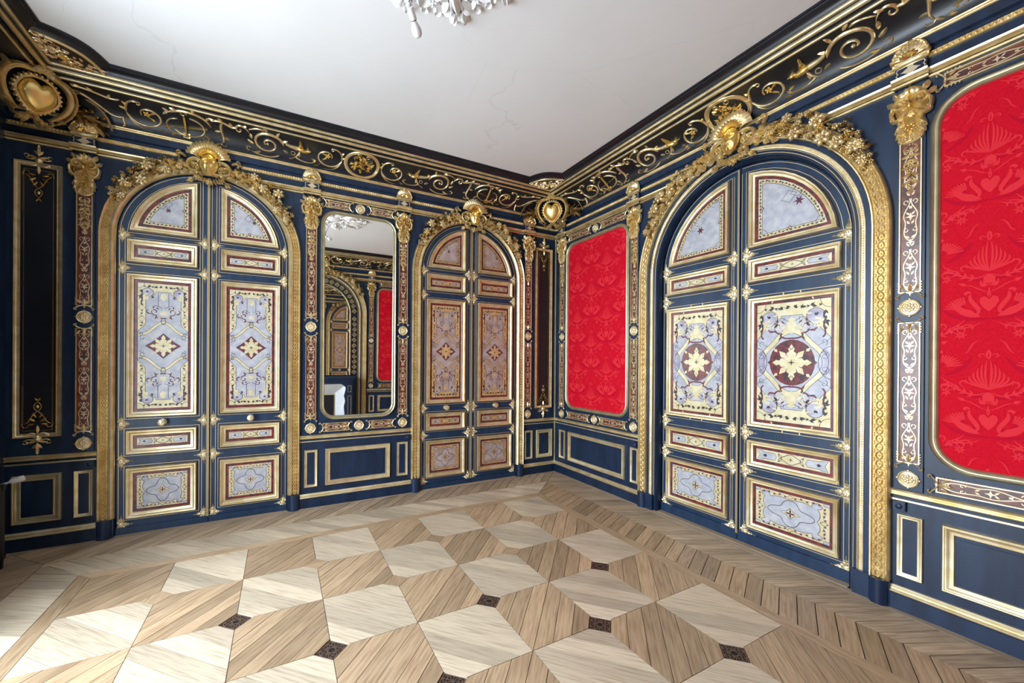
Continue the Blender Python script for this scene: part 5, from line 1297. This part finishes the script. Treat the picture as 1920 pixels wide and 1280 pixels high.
# ================================================================== RADIATOR AT THE LEFT EDGE
t = empty('radiator', 'black ribbed cast iron radiator at the left edge', 'radiator', (-RX + .075, -.30, 0))
for k in range(9):
    b = MB().m('iron_black'); y = -.03 - .062 * k
    for x in (-.045, 0, .045): b.tube([(x, -y, .10), (x, -y, .56)], .017, 8)
    b.tube([(-.06, -y, .09), (.06, -y, .09)], .024, 8); b.tube([(-.06, -y, .58), (.06, -y, .58)], .024, 8); b.obj('radiator_section', t)
for y in (-.03, -.526):
    for x in (-.04, .04): b = MB().m('iron_black'); b.box(x - .012, x + .012, -y - .012, -y + .012, 0, .08); b.obj('foot', t, smooth=0)
t = empty('thermostat_valve', 'white thermostatic valve head on the radiator', 'radiator valve', (-5.085, -.265, .60))
b = MB().m('white_plastic'); b.tube([(.0, 0, 0), (.012, 0, .004), (.060, -.0, .018), (.070, 0, .021), (.074, 0, .022)], [.014, .021, .022, .019, .008], 12); b.obj('valve_head', t)
b = MB().m('steel'); b.tube([(-.04, 0.02, -.014), (0, 0, 0)], .010, 8); b.obj('valve_body', t)

# ================================================================== WINDOWS (left wall)
for n, y in enumerate(WIN_Y):
    t = wthing('left', y, 'window_%d' % (n + 1), 'broad casement window in the left wall, outside the picture', 'window', kind='structure')
    b = MB().m('wood_brown'); b.sweep(rect(-WIN_HW, WIN_HW, WIN_Z0, WIN_Z1), [(-.09, 0), (-.09, .03), (-.02, .03), (0, .015), (0, -.3)]); b.obj('window_casing', t, smooth=0)
    for sg in (-1, 1):      # unseen wooden shutters, added to keep window light off the left corner
        x = sg * (WIN_HW + .04); b = MB().m('wood_brown'); b.box(x - .02, x + .02, .03, .19, .14, WIN_Z1 - .05)
        for z0, z1 in ((.22, 1.0), (1.1, 2.0), (2.1, 2.95)): b.box(x - .026, x + .026, .06, .16, z0, z1)
        b.obj('added_shade_shutter', t, smooth=0)
    for sg in (-1, 1):
        x0, x1 = sorted((sg * .01, sg * (WIN_HW - .01)))
        b = MB().m('wood_brown'); b.sweep(rect(x0, x1, WIN_Z0 + .01, WIN_Z1 - .01), [(0, -.16), (0, -.12), (.055, -.12), (.055, -.16)])
        b.box(x0 + .05, x1 - .05, -.16, -.12, 2.2, 2.24); b.obj('casement', t, smooth=0)
        b = MB().m('window_glass'); b.flat(rect(x0 + .05, x1 - .05, WIN_Z0 + .06, WIN_Z1 - .06), -.14); b.obj('pane', t, smooth=0)

# ================================================================== CHIMNEY WALL (seen in the mirror)
surround('near', CXM, 'gilded arch around the overmantel mirror, seen reflected in the mirror', .965, 2.43, True, 41)
t = wthing('near', CXM, 'overmantel_mirror', 'arched overmantel mirror above the fireplace, seen reflected', 'mirror')
b = MB().m('navy_dark'); b.prism([(.77, 1.06)] + arc(0, 2.43, .77, 0, pi, 30) + [(-.77, 1.06)], 0, .012); b.obj('backing', t, smooth=0)
b = MB().m('gilt_green'); b.sweep(archpath(.625, 2.43, 1.06), [(0, .012), (0, .03), (.012, .036), (.024, .024), (.026, .012)], False); b.obj('frame', t, smooth=45)
b = MB().m('mirror'); b.flat([(.605, 1.06)] + arc(0, 2.43, .605, 0, pi, 30) + [(-.605, 1.06)], .014); b.obj('mirror_glass', t, smooth=0)
g = Rel(lambda x, y, h: (x, .013 + h, y)).m('brass_line')
for sg in (-1, 1):
    for k in range(11):
        y = 1.12 + .12 * k; g.line([(sg * .70 + x, y + z) for x, z in star(4, .05, .02)], .004, .001, True); g.line([(sg * .70 + x, y + z) for x, z in spiral(0, 0, .05, .01, k, k + 9, 16)], .003, .0012)
for k in range(19): a = pi * (k + .5) / 19; g.line([(.70 * cos(a) + x, 2.43 + .70 * sin(a) + z) for x, z in star(4, .05, .02)], .004, .001, True); g.line([(.70 * cos(a) + x, 2.43 + .70 * sin(a) + z) for x, z in spiral(0, 0, .05, .01, k, k + 9, 16)], .003, .0012)
g.obj('marquetry_band', t, smooth=0)
t = wthing('near', CXM, 'fireplace', 'dark mantelpiece with white hearth lining, seen reflected in the mirror', 'fireplace')
b = MB().m('navy'); b.box(-.68, .68, .0, .34, .99, 1.03); b.box(-.66, .66, .0, .32, .96, .99); b.obj('mantel_shelf', t, smooth=0)
b = MB().m('navy'); b.box(-.64, .64, .0, .28, .88, .96); b.obj('lintel', t, smooth=0)
for sg in (-1, 1):
    b = MB().m('navy'); pts = [(.64, 0), (.64, .88), (.40, .88), (.46, .84), (.50, .80), (.49, .72), (.465, .62), (.49, .50), (.465, .38), (.48, .2), (.47, 0)]; pts = [(sg * x, z) for x, z in pts]
    b.prism(pts, 0, .26); b.m('gilt_pale'); x0, x1 = sorted((sg * .54, sg * .61)); b.sweep(rect(x0, x1, .12, .62), [(0, .26), (0, .264), (.006, .264), (.006, .26)]); b.sweep(rect(x0, x1, .70, .84), [(0, .26), (0, .264), (.006, .264), (.006, .26)]); b.obj('jamb', t, smooth=0)
b = MB().m('marble_white'); b.flat(rect(-.52, .52, 0, .88), .02)
b.add([(-.52, .25, 0), (-.30, .03, 0), (-.30, .03, .66), (-.52, .25, .88), (.52, .25, 0), (.30, .03, 0), (.30, .03, .66), (.52, .25, .88)], [(0, 1, 2, 3), (4, 7, 6, 5), (3, 2, 6, 7)]); b.obj('hearth_lining', t, smooth=0)
b = MB().m('navy_dark'); b.box(-.30, .30, .02, .04, 0, .64); b.m('gilt_pale'); b.sweep(rect(-.30, .30, 0, .64), [(0, .04), (0, .046), (.014, .046), (.014, .04)]); b.obj('fire_screen', t, smooth=0)
